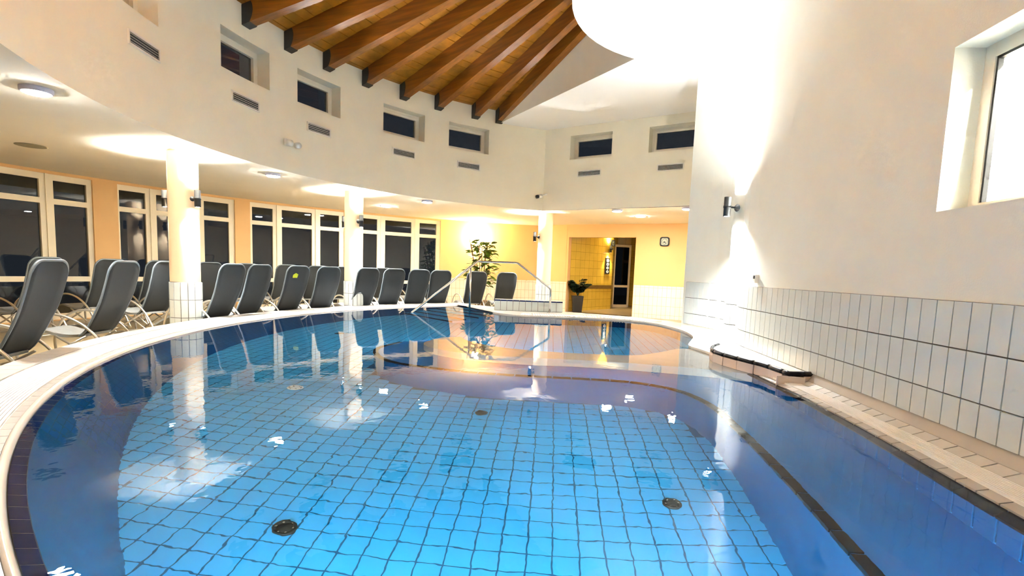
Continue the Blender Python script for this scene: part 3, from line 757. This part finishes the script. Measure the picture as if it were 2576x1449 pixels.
# ---- added underwater fill lamps, kept out of view, to brighten the pool floor
def added_pool_lamp(x, y, z, ax, ay, label, k=1.):
    t = thing('added_pool_lamp', label, 'lamp', (x, y, z), 'added underwater fill lamps')
    d = Vector((ax, ay, 0)).normalized(); b = Vector((-d.y, d.x, 0)); m = MB(); N = 20; r = .14
    ring = [Vector((x, y, z))+b*(r*cos(2*pi*k/N))+Vector((0, 0, r*sin(2*pi*k/N))) for k in range(N)]
    m.add([tuple(p) for p in ring]+[tuple(p+d*.03) for p in ring], [(k, (k+1) % N, N+(k+1) % N, N+k) for k in range(N)]+[tuple(range(N, 2*N))]); m.build('lamp_body', 'fitting_white', t)
    l = bpy.data.lights.new('added_pool_light', 'AREA'); l.shape = 'DISK'; l.size = .26; l.energy = L_POOL_FILL*k; l.color = (.72, .92, 1.0)
    o = bpy.data.objects.new('added_pool_light', l); COL.objects.link(o); o.parent = t; o.location = d*.05; o.rotation_euler = d.to_track_quat('-Z', 'Y').to_euler()
for a, l in ((241, 'added underwater fill lamp in the pool wall below the viewer'), (248, 'added underwater fill lamp in the pool wall right of the viewer'), (231, 'added underwater fill lamp in the pool wall left of the viewer')):
    x, y, _ = circ(PC, PR-.33)(a, 0); added_pool_lamp(x, y, -.33, PC[0]-x-3.5, PC[1]-y, l, .45 if a < 235 else .72)

added_pool_lamp(.25, 6.86, -.36, -.6, 1., 'added underwater fill lamp on the far side of the submerged sill', .6)  # fill added behind the sill to light the far pool floor
added_pool_lamp(-.98, 7.98, -.45, -1., .35, 'added underwater fill lamp at the rounded end of the submerged sill', .2)  # weaker added fill for the left middle of the pool
added_pool_lamp(1.72, .05, -.27, .02, 1., 'added underwater fill lamp at the near end of the blue seating ledge', .8)  # fill added out of frame to light the ledge top

# ================================================================== COLUMNS AND SCONCES
def sconce(x, y, z, dx, dy, label, up=True, dn=True, eu=1., ed=1., col=COOL, arm=.09, wide=130, blend=1., wdn=95):
    """x, y, z: centre of the lamp cylinder; (dx, dy) points from the lamp to its column"""
    t = thing('sconce', label, 'lamp', (x, y, z), 'up and down light sconces'); r = .048; h = .135
    MB().lathe((x, y, z), [(r*.8, -h), (r, -h), (r, -.015), (r*1.12, -.015), (r*1.12, .015), (r, .015), (r, h), (r*.8, h), (r*.8, h-.03), (0, h-.03)], 16).build('lamp_body', 'sconce_dark', t, True)
    MB().lathe((x, y, z), [(r*.8, -h), (r*.8, -h+.02), (0, -h+.02)], 16).build('reflector', 'sconce_dark', t, True)
    d = Vector((dx, dy, 0)).normalized(); c = Vector((x, y, z))
    MB().tube([c+d*r, c+d*(r+arm)], .014, 8).build('arm', 'sconce_dark', t)
    m = MB(); e = c+d*(r+arm); b = Vector((-d.y, d.x, 0)); N = 12
    for k, (rr, q) in enumerate(((.055, .0), (.02, -.04))): pass
    ring0 = [e+b*(.055*cos(2*pi*k/N))+Vector((0, 0, .055*sin(2*pi*k/N))) for k in range(N)]; ring1 = [e-d*.045+b*(.018*cos(2*pi*k/N))+Vector((0, 0, .018*sin(2*pi*k/N))) for k in range(N)]
    m.add([tuple(p) for p in ring0+ring1], [(k, (k+1) % N, N+(k+1) % N, N+k) for k in range(N)]+[tuple(range(N))[::-1], tuple(range(N, 2*N))]); m.build('rose', 'sconce_dark', t)
    for sgn, on, en in ((1, up, L_SCONCE_UP*eu), (-1, dn, L_SCONCE_DN*ed)):
        if not on: continue
        MB().lathe((x, y, z), [(0, sgn*(h-.004)), (r*.78, sgn*(h-.004))], 14).build('bulb', 'glow_sconce', t)
        l = bpy.data.lights.new('sconce_light', 'SPOT'); l.energy = en; l.spot_size = RAD(wide if sgn > 0 else wdn); l.spot_blend = blend if sgn > 0 else .5; l.shadow_soft_size = .045; l.color = col
        o = bpy.data.objects.new('sconce_light', l); COL.objects.link(o); o.parent = t; o.location = (0, 0, sgn*(h+.005)); o.rotation_euler = (pi if sgn > 0 else 0, 0, 0)
def column(x, y, r, z0, z1, tz, rows, label, matn, nt, group='round columns'):
    t = thing('column', label, 'column', (x, y, z0), group, 'structure')
    MB().lathe((x, y, 0), [(r, tz), (r, z1)], 40).build('shaft', matn, t, True)
    MB().lathe((x, y, 0), [(r+.004, z0), (r+.004, tz+.004), (r, tz+.004)], 40).build('tile_bed', 'grout_dark', t, True)
    for zt, zb in rows:
        w = 2*pi*(r+.01)/nt
        for k in range(nt):
            a = 2*pi*(k+.5)/nt; link('tile', tilemesh(w-.010, zt-zb-.008, .010), 'tile_white', t, (cos(a)*(r+.004), sin(a)*(r+.004), (zt+zb)/2-z0), (0, 0, a+pi/2))
    return t
TR = [(.62, .327), (.327, .034), (.034, -.259)]
column(-5.486, 8.921, .225, FL, H, .62, TR, 'nearest round column, cream shaft on white tile base, in front of the loungers', 'column_plaster', 14)
column(-3.864, 12.893, .215, FL, H, .62, TR, 'second round column with tiled base, left of the handrail', 'column_plaster', 14)
column(.90, 16.15, .215, FL, H, .62, TR, 'round column with tiled base between plant and doorway', 'column_plaster', 14)
column(3.40, 7.86, .235, -.05, ZC, .925, [(.92, .627), (.627, .334), (.334, .05)], 'half-round white column with tiled base against the right wall', 'plaster_right', 14)
sconce(-5.17, 8.78, 1.98, -.32, .14, 'dark up-and-down sconce on the right side of the nearest column')
sconce(-5.80, 8.93, 1.98, .32, 0, 'dark up-and-down sconce on the left side of the nearest column')
sconce(-3.61, 12.62, 2.03, -.25, .27, 'dark up-and-down sconce on the right side of the second column')
sconce(-4.15, 13.05, 2.03, .3, -.15, 'dark up-and-down sconce half hidden behind the second column')
sconce(.58, 15.95, 2.03, .32, .2, 'small dark sconce on the left of the far column', eu=.8, ed=.8)
sconce(2.98, 7.67, 2.01, .42, .19, 'dark up-and-down sconce on the right-hand white column', eu=1.4, ed=1.5, arm=.14, wide=160, wdn=140)
sconce(4.35, 10.6, 2.5, -.25, .97, 'unseen fill sconce added on the hidden return of the right wall', eu=2.2, ed=.1, wide=165)  # added out of sight to brighten the far white ceiling
# unseen sconces added out of frame to brighten roof and upper walls
for a_, l_ in ((206, 'left of the viewer'), (222, 'behind the viewer at left')):
    p_ = drum(a_, 3.3, -.2); sconce(p_[0], p_[1], 3.3, cos(RAD(a_)), sin(RAD(a_)), 'unseen fill sconce added on the curved wall '+l_, eu=2.3, ed=.25, wide=160)
sconce(-2.6, -.2, 2.0, -1, -1, 'unseen fill sconce added behind the viewer', up=True, eu=.6)  # added for general light, no column is built here

# ---- ring lamps on the lounge ceiling
def ring_lamp(x, y, r, label, flush=False, glow='glow_cool'):
    t = thing('ceiling_lamp', label, 'lamp', (x, y, H), 'round ceiling lamps'); h = .012 if flush else .05
    MB().lathe((x, y, H), [(r*1.16, 0), (r*1.16, -h*.8), (r*1.04, -h), (r, -h)], 28).build('lamp_rim', 'lamp_rim', t, True)
    MB().lathe((x, y, H), [(r, -h), (r*.8, -h-.012), (0, -h-.02)], 28).build('diffuser', glow, t, True)
ring_lamp(-5.11, 5.83, .125, 'bright round ceiling lamp nearest the camera, top left')
ring_lamp(-4.82, 10.74, .125, 'bright round ceiling lamp between the first two columns')
ring_lamp(-2.32, 14.08, .125, 'bright round ceiling lamp right of the second column')
ring_lamp(2.71, 14.54, .125, 'bright round ceiling lamp above the doorway', False, 'glow_far')
ring_lamp(4.29, 13.58, .125, 'bright round ceiling lamp beside the white wall edge', False, 'glow_far')
ring_lamp(-3.79, 15.73, .14, 'flush ceiling lamp deeper behind the second column', True)
ring_lamp(3.67, 15.97, .14, 'flush ceiling lamp deeper above the clock', True, 'glow_far')
t = thing('ceiling_speaker', 'flat round speaker grille in the lounge ceiling, upper left', 'speaker', (-7.88, 8.84, H))
MB().lathe((-7.88, 8.84, H), [(.21, 0), (.21, -.008), (.19, -.012)], 28).build('speaker_rim', 'speaker_grille', t, True)
MB().lathe((-7.88, 8.84, H), [(.19, -.011), (0, -.011)], 28).build('grille', 'speaker_grille', t)
# ---- warm globe on the peach wall
gx, gy, gz = outer(111.3, 2.20, -.16); t = thing('globe_lamp', 'glowing warm globe wall lamp above the tall plant', 'lamp', (gx, gy, gz))
MB().lathe((gx, gy, gz), [(.001, -.14)]+[(.14*cos(a*pi/10), .14*sin(a*pi/10)) for a in range(-4, 5)]+[(.001, .14)], 20).build('globe', 'glow_warm', t, True)
b0 = outer(111.3, 2.20, -.02); MB().tube([(gx, gy, gz), b0], .03, 8).build('bracket', 'plastic_white', t)

# ================================================================== SMALL FIXTURES
# clock
def clock(P, s, z, half, dep, label, t0=7.35):
    c = P(s, z, dep); t = thing('wall_clock', label, 'clock', c); m = MB(); fw = half*.26
    n = 28; 
    def rr(k, h, rad):
        a = 2*pi*(k+.5)/n; ca, sa = cos(a), sin(a); p = 5; d = (abs(ca)**p+abs(sa)**p)**(-1/p); return ca*d*h, sa*d*h
    o = []; 
    for h, dd in ((half, dep), (half, dep-.05), (half-fw*.6, dep-.055), (half-fw, dep-.03)):
        o.append([P(s+rr(k, h, 0)[0], z+rr(k, h, 0)[1], dd) for k in range(n)])
    m.add([p for ring in o for p in ring], [(i*n+k, i*n+(k+1) % n, (i+1)*n+(k+1) % n, (i+1)*n+k) for i in range(3) for k in range(n)]); m.build('clock_frame', 'plastic_black', t, True)
    m = MB(); m.add([P(s+rr(k, half-fw*.9, 0)[0], z+rr(k, half-fw*.9, 0)[1], dep-.028) for k in range(n)], [tuple(range(n))]); f = m.build('clock_face', 'clock_face', t)
    for k in range(12):
        a = 2*pi*k/12; r = half*.58; m = MB(); pbox(m, P, s+sin(a)*r-.009, s+sin(a)*r+.009, z+cos(a)*r-.012, z+cos(a)*r+.012, dep-.033, dep-.028); m.build('hour_mark', 'plastic_black', f)
    for L, ang, w in ((half*.36, 2*pi*7.4/12, .022), (half*.5, 2*pi*24/60*1.02, .016)):
        m = MB(); dx, dz = sin(ang), cos(ang)
        q = [(s-dz*w, z+dx*w), (s+dx*L-dz*w*.4, z+dz*L+dx*w*.4), (s+dx*L+dz*w*.4, z+dz*L-dx*w*.4), (s+dz*w, z-dx*w)]
        m.hexa([P(a, b, dep-.034) for a, b in q]+[P(a, b, dep-.038) for a, b in q]); m.build('hand', 'plastic_black', f)
clock(clockw, _cshift+3.33, 2.145, .155, 0, 'square black-framed clock on the peach wall right of the doorway')
# security camera
c = far(.02, 3.13, -.16); t = thing('security_camera', 'small white security camera in the upper wall corner', 'camera', c)
cv = Vector(c); hd = Vector((-.8, -.6, -.25)).normalized()
MB().tube([cv-hd*.02, cv+hd*.10], .055, 12).build('camera_body', 'plastic_white', t, True); MB().tube([cv+hd*.10, cv+hd*.17], .05, 12).build('camera_lens', 'plastic_black', t, True)
MB().tube([cv, far(.12, 3.2, 0)], .022, 8).build('bracket', 'plastic_white', t)
# twin emergency spotlight
c = Vector(drum(159.8, 3.26, -.06)); t = thing('emergency_light', 'white twin-headed emergency spotlight on the curved wall', 'lamp', c)
m = MB(); pbox(m, drum, 159.5, 160.6, 3.22, 3.34, -.07, -.004); m.build('housing', 'plastic_white', t)
for a in (159.1, 160.6):
    h0 = Vector(drum(a, 3.25, -.09)); n_ = (Vector((DC[0], DC[1], 3.0))-h0).normalized()
    MB().tube([h0, h0+n_*.09], .055, 14).build('lamp_head', 'plastic_white', t, True)
# small box on right wall
u = r_at_y(6.6); t = thing('wall_switch', 'small grey box fixed just above the right tile dado', 'switch', rw(u, .97, -.02)); m = MB(); pbox(m, rw, u-.03, u+.03, .96, 1.06, -.045, 0); m.build('box', 'plastic_white', t)
m = MB(); pbox(m, rw, u-.02, u+.02, 1.01, 1.05, -.052, -.045); m.build('button', 'vent_dark', t)

# ================================================================== DOORWAY ROOM
m = MB(); cpts = [(1.88, 19.55), (2.86, 20.62), (4.04, 22.05)]
pth = Path2(cpts); wallgrid(m, pth.param(), 0, pth.len, FL, 2.9, .8)
cw_ = structure(m.build('wall_corridor', 'tile_yellow'), 'yellow tiled side wall seen through the doorway', 'wall')
m = MB(); pbox(m, pth.param(), .2, pth.l[1]-.05, .42, .56, -.012, .01); pbox(m, pth.param(), pth.l[1]-.05, pth.len, .42, .56, -.02, .01); structure(m.build('trim_3', 'mosaic_band'), 'brown mosaic band along the yellow tiled wall', 'trim')
E_0, E_1 = Vector((4.04, 22.05)), Vector((4.75, 24.9)); EP = Path2([tuple(E_0), tuple(E_1), (5.2, 24.9), (9.5, 22.6)]); ep_ = EP.param()
m = MB(); wallgrid(m, ep_, 0, EP.len, FL, 2.9, .6); structure(m.build('wall_corridor_end', 'tile_yellow'), 'yellow end wall of the corridor beyond the doorway', 'wall')
m = MB(); m.quad((1.5, 19, 2.75), (10, 15, 2.75), (12, 24, 2.75), (2, 27, 2.75)); structure(m.build('ceiling_corridor', 'soffit'), 'corridor ceiling beyond the doorway', 'ceiling')
# glass corridor door standing in front of the end wall
def flat(p0, p1):
    return Path2([p0, p1]).param()
dp = flat((4.30, 23.3), (5.1, 23.6)); dlen = hypot(.8, .3)
t = thing('door_1', 'white-framed glazed door at the end of the corridor', 'door', dp(dlen/2, FL), None, 'structure')
for a, b, c, d in [(0, dlen, 2.2, 2.3), (0, dlen, FL, FL+.12), (0, .09, FL, 2.3), (dlen-.09, dlen, FL, 2.3), (.09, dlen-.09, .45, .55)]:
    m = MB(); pbox(m, dp, a, b, c, d, -.03, .03); m.build('door_frame', 'frame_lounge', t)
for c, d in ((FL+.12, .45), (.55, 2.2)):
    m = MB(); pbox(m, dp, .09, dlen-.09, c, d, -.005, .005); m.build('pane', 'glass', t)
    m = MB(); pbox(m, dp, .09, dlen-.09, c, d, .02, .025); m.build('back_panel', 'vent_dark', t)
dp2 = flat((5.42, 22.95), (6.2, 22.65)); t = thing('window_%d' % (wn+1), 'narrow dark corridor window at the right of the doorway', 'window', dp2(.4, .8), None, 'structure'); wn += 1
for c, d in ((.55, 1.55), (1.68, 2.25)):
    m = MB(); pbox(m, dp2, .0, .8, c, d, -.01, .01); m.build('pane', 'vent_dark', t)
for c, d in ((.45, .55), (1.55, 1.68), (2.25, 2.33)):
    m = MB(); pbox(m, dp2, -.05, .85, c, d, -.03, .03); m.build('window_frame', 'frame_lounge', t)
m = MB(); pbox(m, dp2, -.05, 0, .45, 2.33, -.03, .03); m.build('window_frame', 'frame_lounge', t)
# pictogram sign on the corridor wall
pp = pth.param(); us = pth.len-.45
t = thing('pictogram_sign', 'tall black sign with four white round pictograms in the corridor', 'sign', pp(us, 1.5, -.02)); m = MB(); pbox(m, pp, us-.17, us+.17, 1.02, 1.66, -.03, -.005); m.build('panel', 'sign_black', t)
for k in range(4):
    m = MB(); zc = 1.55-.148*k; m.add([pp(us+.1*cos(j*pi/8), zc+.06*sin(j*pi/8), -.034) for j in range(16)], [tuple(range(16))]); pg = m.build('pictogram', 'plastic_white', t)
    m = MB(); pbox(m, pp, us-.03, us+.03, zc-.03+.01*k*.5, zc+.02, -.038, -.034); m.build('figure', 'sign_black', pg)
sc = pp(us+.02, 2.02, -.12); sconce(sc[0], sc[1], 2.02, .8, -.5, 'dark sconce above the pictogram sign in the corridor', eu=.35, ed=.35, col=(1, .86, .55), arm=.03)
clock(lambda s, z, d=0.: pp(s, z, d), pth.len-.12, 2.27, .13, -.01, 'black-framed clock half seen in the corridor beside the sconce')
ring_lamp_c = thing('corridor_lamp', 'round lamp on the corridor ceiling hidden by the lintel', 'lamp', (4.6, 20.5, 2.75))
MB().lathe((4.6, 20.5, 2.75), [(.2, 0), (.2, -.05), (0, -.06)], 20).build('diffuser', 'glow_corridor', ring_lamp_c)

# ================================================================== PLANTS
def leafmesh(L, w, name='leaf'):
    m = MB(); n = 6; vs_ = []; fs = []
    for i in range(n+1):
        t = i/n; ww = w*sin(pi*min(1, t*.96+.03))**.8*.5; z = -.25*L*t*t
        vs_ += [(L*t, -ww, z+.08*L*0), (L*t, 0, z-.02*L), (L*t, ww, z)]
    for i in range(n):
        for k in range(2): a = i*3+k; fs.append((a, a+1, a+4, a+3))
    m.add(vs_, fs); return m.mesh(name, smooth=True)
px, py = -1.05, 17.6
fic = thing('rubber_plant', 'tall leafy potted rubber plant behind the far loungers', 'plant', (px, py, FL))
MB().lathe((px, py, FL), [(0, 0), (.17, 0), (.22, .38), (.24, .38), (.24, .42), (.20, .42), (.19, .36), (0, .36)], 20).build('pot', 'pot_clay', fic, True)
lm = leafmesh(.23, .115); stems = []
for k in range(9):
    a = k*2*pi/9+.3; r = .16+.34*random.random(); top = 1.05+.95*random.random()
    pts = spline([(px, py, FL+.36), (px+cos(a)*r*.25, py+sin(a)*r*.25, .35), (px+cos(a)*r, py+sin(a)*r, top)], 6)
    MB().tube(pts, .012, 6).build('stem', 'bark', fic, True); stems.append(pts)
for k in range(290):
    up_ = k % 5 < 2; cz, rr, hh = (1.62, .36, .42) if up_ else (.92, .52, .50)
    th = random.random()*2*pi; u_ = random.uniform(-1, 1); q_ = random.random()**.5
    p = Vector((cos(th)*sqrt(1-u_*u_)*rr*q_, sin(th)*sqrt(1-u_*u_)*rr*q_, cz+u_*hh*q_-FL))
    o = link('leaf', lm, 'leaf', fic, p, (random.uniform(-.5, .5), random.uniform(-.7, .5), th+random.uniform(-.7, .7))); sc_ = random.uniform(.75, 1.3); o.scale = (sc_, sc_, sc_)
qx, qy = 2.36, 19.52
zz = thing('potted_plant', 'dark green feathery plant in a black square pot inside the doorway', 'plant', (qx, qy, FL))
m = MB(); hb, ht = .155, .20
m.hexa([(qx-hb, qy-hb, FL), (qx+hb, qy-hb, FL), (qx+hb, qy+hb, FL), (qx-hb, qy+hb, FL), (qx-ht, qy-ht, FL+.60), (qx+ht, qy-ht, FL+.60), (qx+ht, qy+ht, FL+.60), (qx-ht, qy+ht, FL+.60)]); m.build('pot', 'pot_dark', zz)
lm2 = leafmesh(.20, .115)
for k in range(11):
    a = 2*pi*k/11+.2; r = random.uniform(.15, .42); zt = FL+.6+random.uniform(.25, .62)
    pts = spline([(qx, qy, FL+.58), (qx+cos(a)*r*.4, qy+sin(a)*r*.4, FL+.6+(zt-FL-.6)*.6), (qx+cos(a)*r, qy+sin(a)*r, zt)], 6); MB().tube(pts, .009, 5).build('stem', 'leaf_dark', zz, True)
    for j in range(4, len(pts), 1):
        for sg in (-1, 1):
            o = link('leaf', lm2, 'leaf_dark', zz, Vector(pts[j])-Vector((qx, qy, FL)), (random.uniform(-1.1, 1.1), -.35, a+sg*.9))

# ================================================================== LOUNGERS
def lounger_meshes():
    M = {}
    prof = spline([(-.03, 0, .405), (.07, 0, .50), (.24, 0, .83), (.32, 0, 1.06), (.40, 0, 1.36)], 6)
    L = [0]
    for i in range(1, len(prof)): L.append(L[-1]+(prof[i]-prof[i-1]).length)
    T = L[-1]; rc = .15
    def hw(t):
        w = .285+.025*min(1, t/T*1.6)
        if t > T-rc: x = t-(T-rc); w = w-rc+sqrt(max(rc*rc-x*x, 0))
        return w
    ts = [T*i/22 for i in range(19)]+[T-rc+rc*sin(a*pi/16) for a in range(1, 9)]
    ts = sorted(ts)
    def pos(t):
        i = 0
        while i < len(L)-2 and t > L[i+1]: i += 1
        f = (t-L[i])/(L[i+1]-L[i]); p = prof[i].lerp(prof[i+1], f); d = (prof[min(i+1, len(prof)-1)]-prof[i]).normalized(); return p, Vector((d.z, 0, -d.x))
    m = MB(); nw = 6; K = len(ts); vs_ = []
    for sgn in (1, -1):
        for t in ts:
            p, n_ = pos(t); w = hw(t)
            for k in range(nw+1):
                y = -w+2*w*k/nw; c = -.025*(1-(y/.3)**2); q = p+n_*(sgn*.012+c); vs_.append((q.x, y, q.z))
    fs = []; R_ = nw+1
    for i in range(K-1):
        for k in range(nw):
            a = i*R_+k; fs.append((a, a+1, a+R_+1, a+R_)); b = K*R_+a; fs.append((b, b+R_, b+R_+1, b+1))
        for k in (0, nw):
            a = i*R_+k; b = K*R_+a; fs.append((a, a+R_, b+R_, b) if k == 0 else (a, b, b+R_, a+R_))
    for k in range(nw): a = (K-1)*R_+k; b = K*R_+a; fs.append((a, a+1, b+1, b))
    m.add(vs_, fs); M['backrest'] = (m.mesh('backrest', smooth=True), 'fabric')
    m = MB(); pts = [Vector((pos(t)[0].x, -hw(t), pos(t)[0].z)) for t in ts]; pts += [Vector((p.x, -p.y, p.z)) for p in pts[::-1]]
    m.tube(pts, .014, 6); M['back_frame'] = (m.mesh('back_frame', smooth=True), 'piping')
    # seat
    m = MB(); sp_ = spline([(0.02, 0, .415), (-.25, 0, .40), (-.55, 0, .46), (-.82, 0, .36), (-1.0, 0, .26)], 5); w = .255
    for sgn in (1, -1): pass
    n = len(sp_)
    m.add([(p.x, y, p.z+dz) for dz in (.016, -.016) for p in sp_ for y in (-w, w)], [(2*i, 2*i+1, 2*i+3, 2*i+2) for i in range(n-1)]+[(2*n+2*i, 2*n+2*i+2, 2*n+2*i+3, 2*n+2*i+1) for i in range(n-1)]+
          [(2*i, 2*i+2, 2*n+2*i+2, 2*n+2*i) for i in range(n-1)]+[(2*i+1, 2*n+2*i+1, 2*n+2*i+3, 2*i+3) for i in range(n-1)]+[(0, 2*n, 2*n+1, 1), (2*n-2, 2*n-1, 4*n-1, 4*n-2)])
    M['seat'] = (m.mesh('seat', smooth=False), 'seat_grey')
    for nm, y in (('L', -.318), ('R', .318)):
        m = MB(); m.tube(spline([(-.72, y, .02), (-.74, y, .30), (-.62, y, .56), (-.38, y, .68), (-.08, y, .62), (.18, y, .42), (.42, y, .02)], 6), .017, 8); M['armrest'+nm] = (m.mesh('armrest', smooth=True), 'tube_metal')
        m = MB(); m.tube([(-.30, y*.9, .40), (.36, y*.95, .02)], .014, 8); M['leg'+nm] = (m.mesh('leg', smooth=True), 'tube_metal')
        m = MB(); m.tube([(.06, y*.9, .41), (-.62, y*.95, .02)], .014, 8); M['front_leg'+nm] = (m.mesh('front_leg', smooth=True), 'tube_metal')
    m = MB(); m.tube([(.36, -.3, .03), (.36, .3, .03)], .013, 8); M['crossbar'] = (m.mesh('crossbar', smooth=True), 'tube_metal')
    m = MB(); m.tube([(-.66, -.3, .03), (-.66, .3, .03)], .013, 8); M['front_crossbar'] = (m.mesh('front_crossbar', smooth=True), 'tube_metal')
    return M
LM = lounger_meshes()
NAMES = {'armrestL': 'armrest', 'armrestR': 'armrest', 'legL': 'leg', 'legR': 'leg', 'front_legL': 'leg', 'front_legR': 'leg', 'front_crossbar': 'crossbar'}
def lounger(ang, rtop, label, group, dr=0.):
    A = RAD(ang); r = rtop+.40
    t = thing('lounger', label, 'lounger', (DC[0]+r*cos(A), DC[1]+r*sin(A), FL), group); t.rotation_euler = (0, 0, A+pi+RAD(dr))
    for k, (me, mt) in LM.items(): link(NAMES.get(k, k), me, mt, t)
    return t
FR = [(-163.6+360, 'nearest the camera at the far left'), (-175.4+360, 'second from the left in the front row'), (167.6, 'just left of the nearest column'), (168.9, 'just right of the nearest column'),
      (163.6, 'second to the right of the nearest column'), (156.9, 'with a yellow patch on its back'), (151.0, 'just left of the second column'), (143.0, 'just right of the second column'),
      (137.6, 'second to the right of the second column'), (132.3, 'left of the lower end of the handrail'), (127.3, 'seen behind the sloping handrail'), (119.5, 'in front of the tall plant'), (112.8, 'rightmost, seen through the handrail')]
RT = [8.25, 8.42, 9.87, 8.34]+[8.42]*3+[8.5, 8.55, 8.6, 8.75, 8.9, 9.1]
for i, ((a, l), rt) in enumerate(zip(FR, RT)):
    t = lounger(a, rt, 'charcoal mesh lounger in the front row, '+l, 'front row of loungers', random.uniform(-2.5, 2.5))
    if i == 5:
        m = MB(); m.add([(.352+.02*0, -.10, 1.12), (.356, .02, 1.12), (.372, .04, 1.19), (.376, -.03, 1.22), (.368, -.10, 1.18)], [(0, 1, 2, 3, 4)])
        for v in range(5): x, y, z = m.v[v]; m.v[v] = (x+.02, y-.06, z)
        link('patch', m.mesh('patch'), 'yellow_patch', t)
BK = [(172.5, 'behind the nearest front lounger'), (166.5, 'behind the second front lounger'), (161.2, 'half hidden by the nearest column'), (155.4, 'right behind the nearest column'), (150.7, 'in front of the peach pier'),
      (145.0, 'before the third window, left part'), (140.4, 'before the third window, right part'), (136.2, 'peeking out beside the second column'), (130.1, 'with glinting folds, right of the second column'), (124.0, 'behind the handrail foot')]
for a, l in BK: lounger(a, 11.4, 'charcoal mesh lounger in the back row, '+l, 'back row of loungers', random.uniform(-2.5, 2.5))
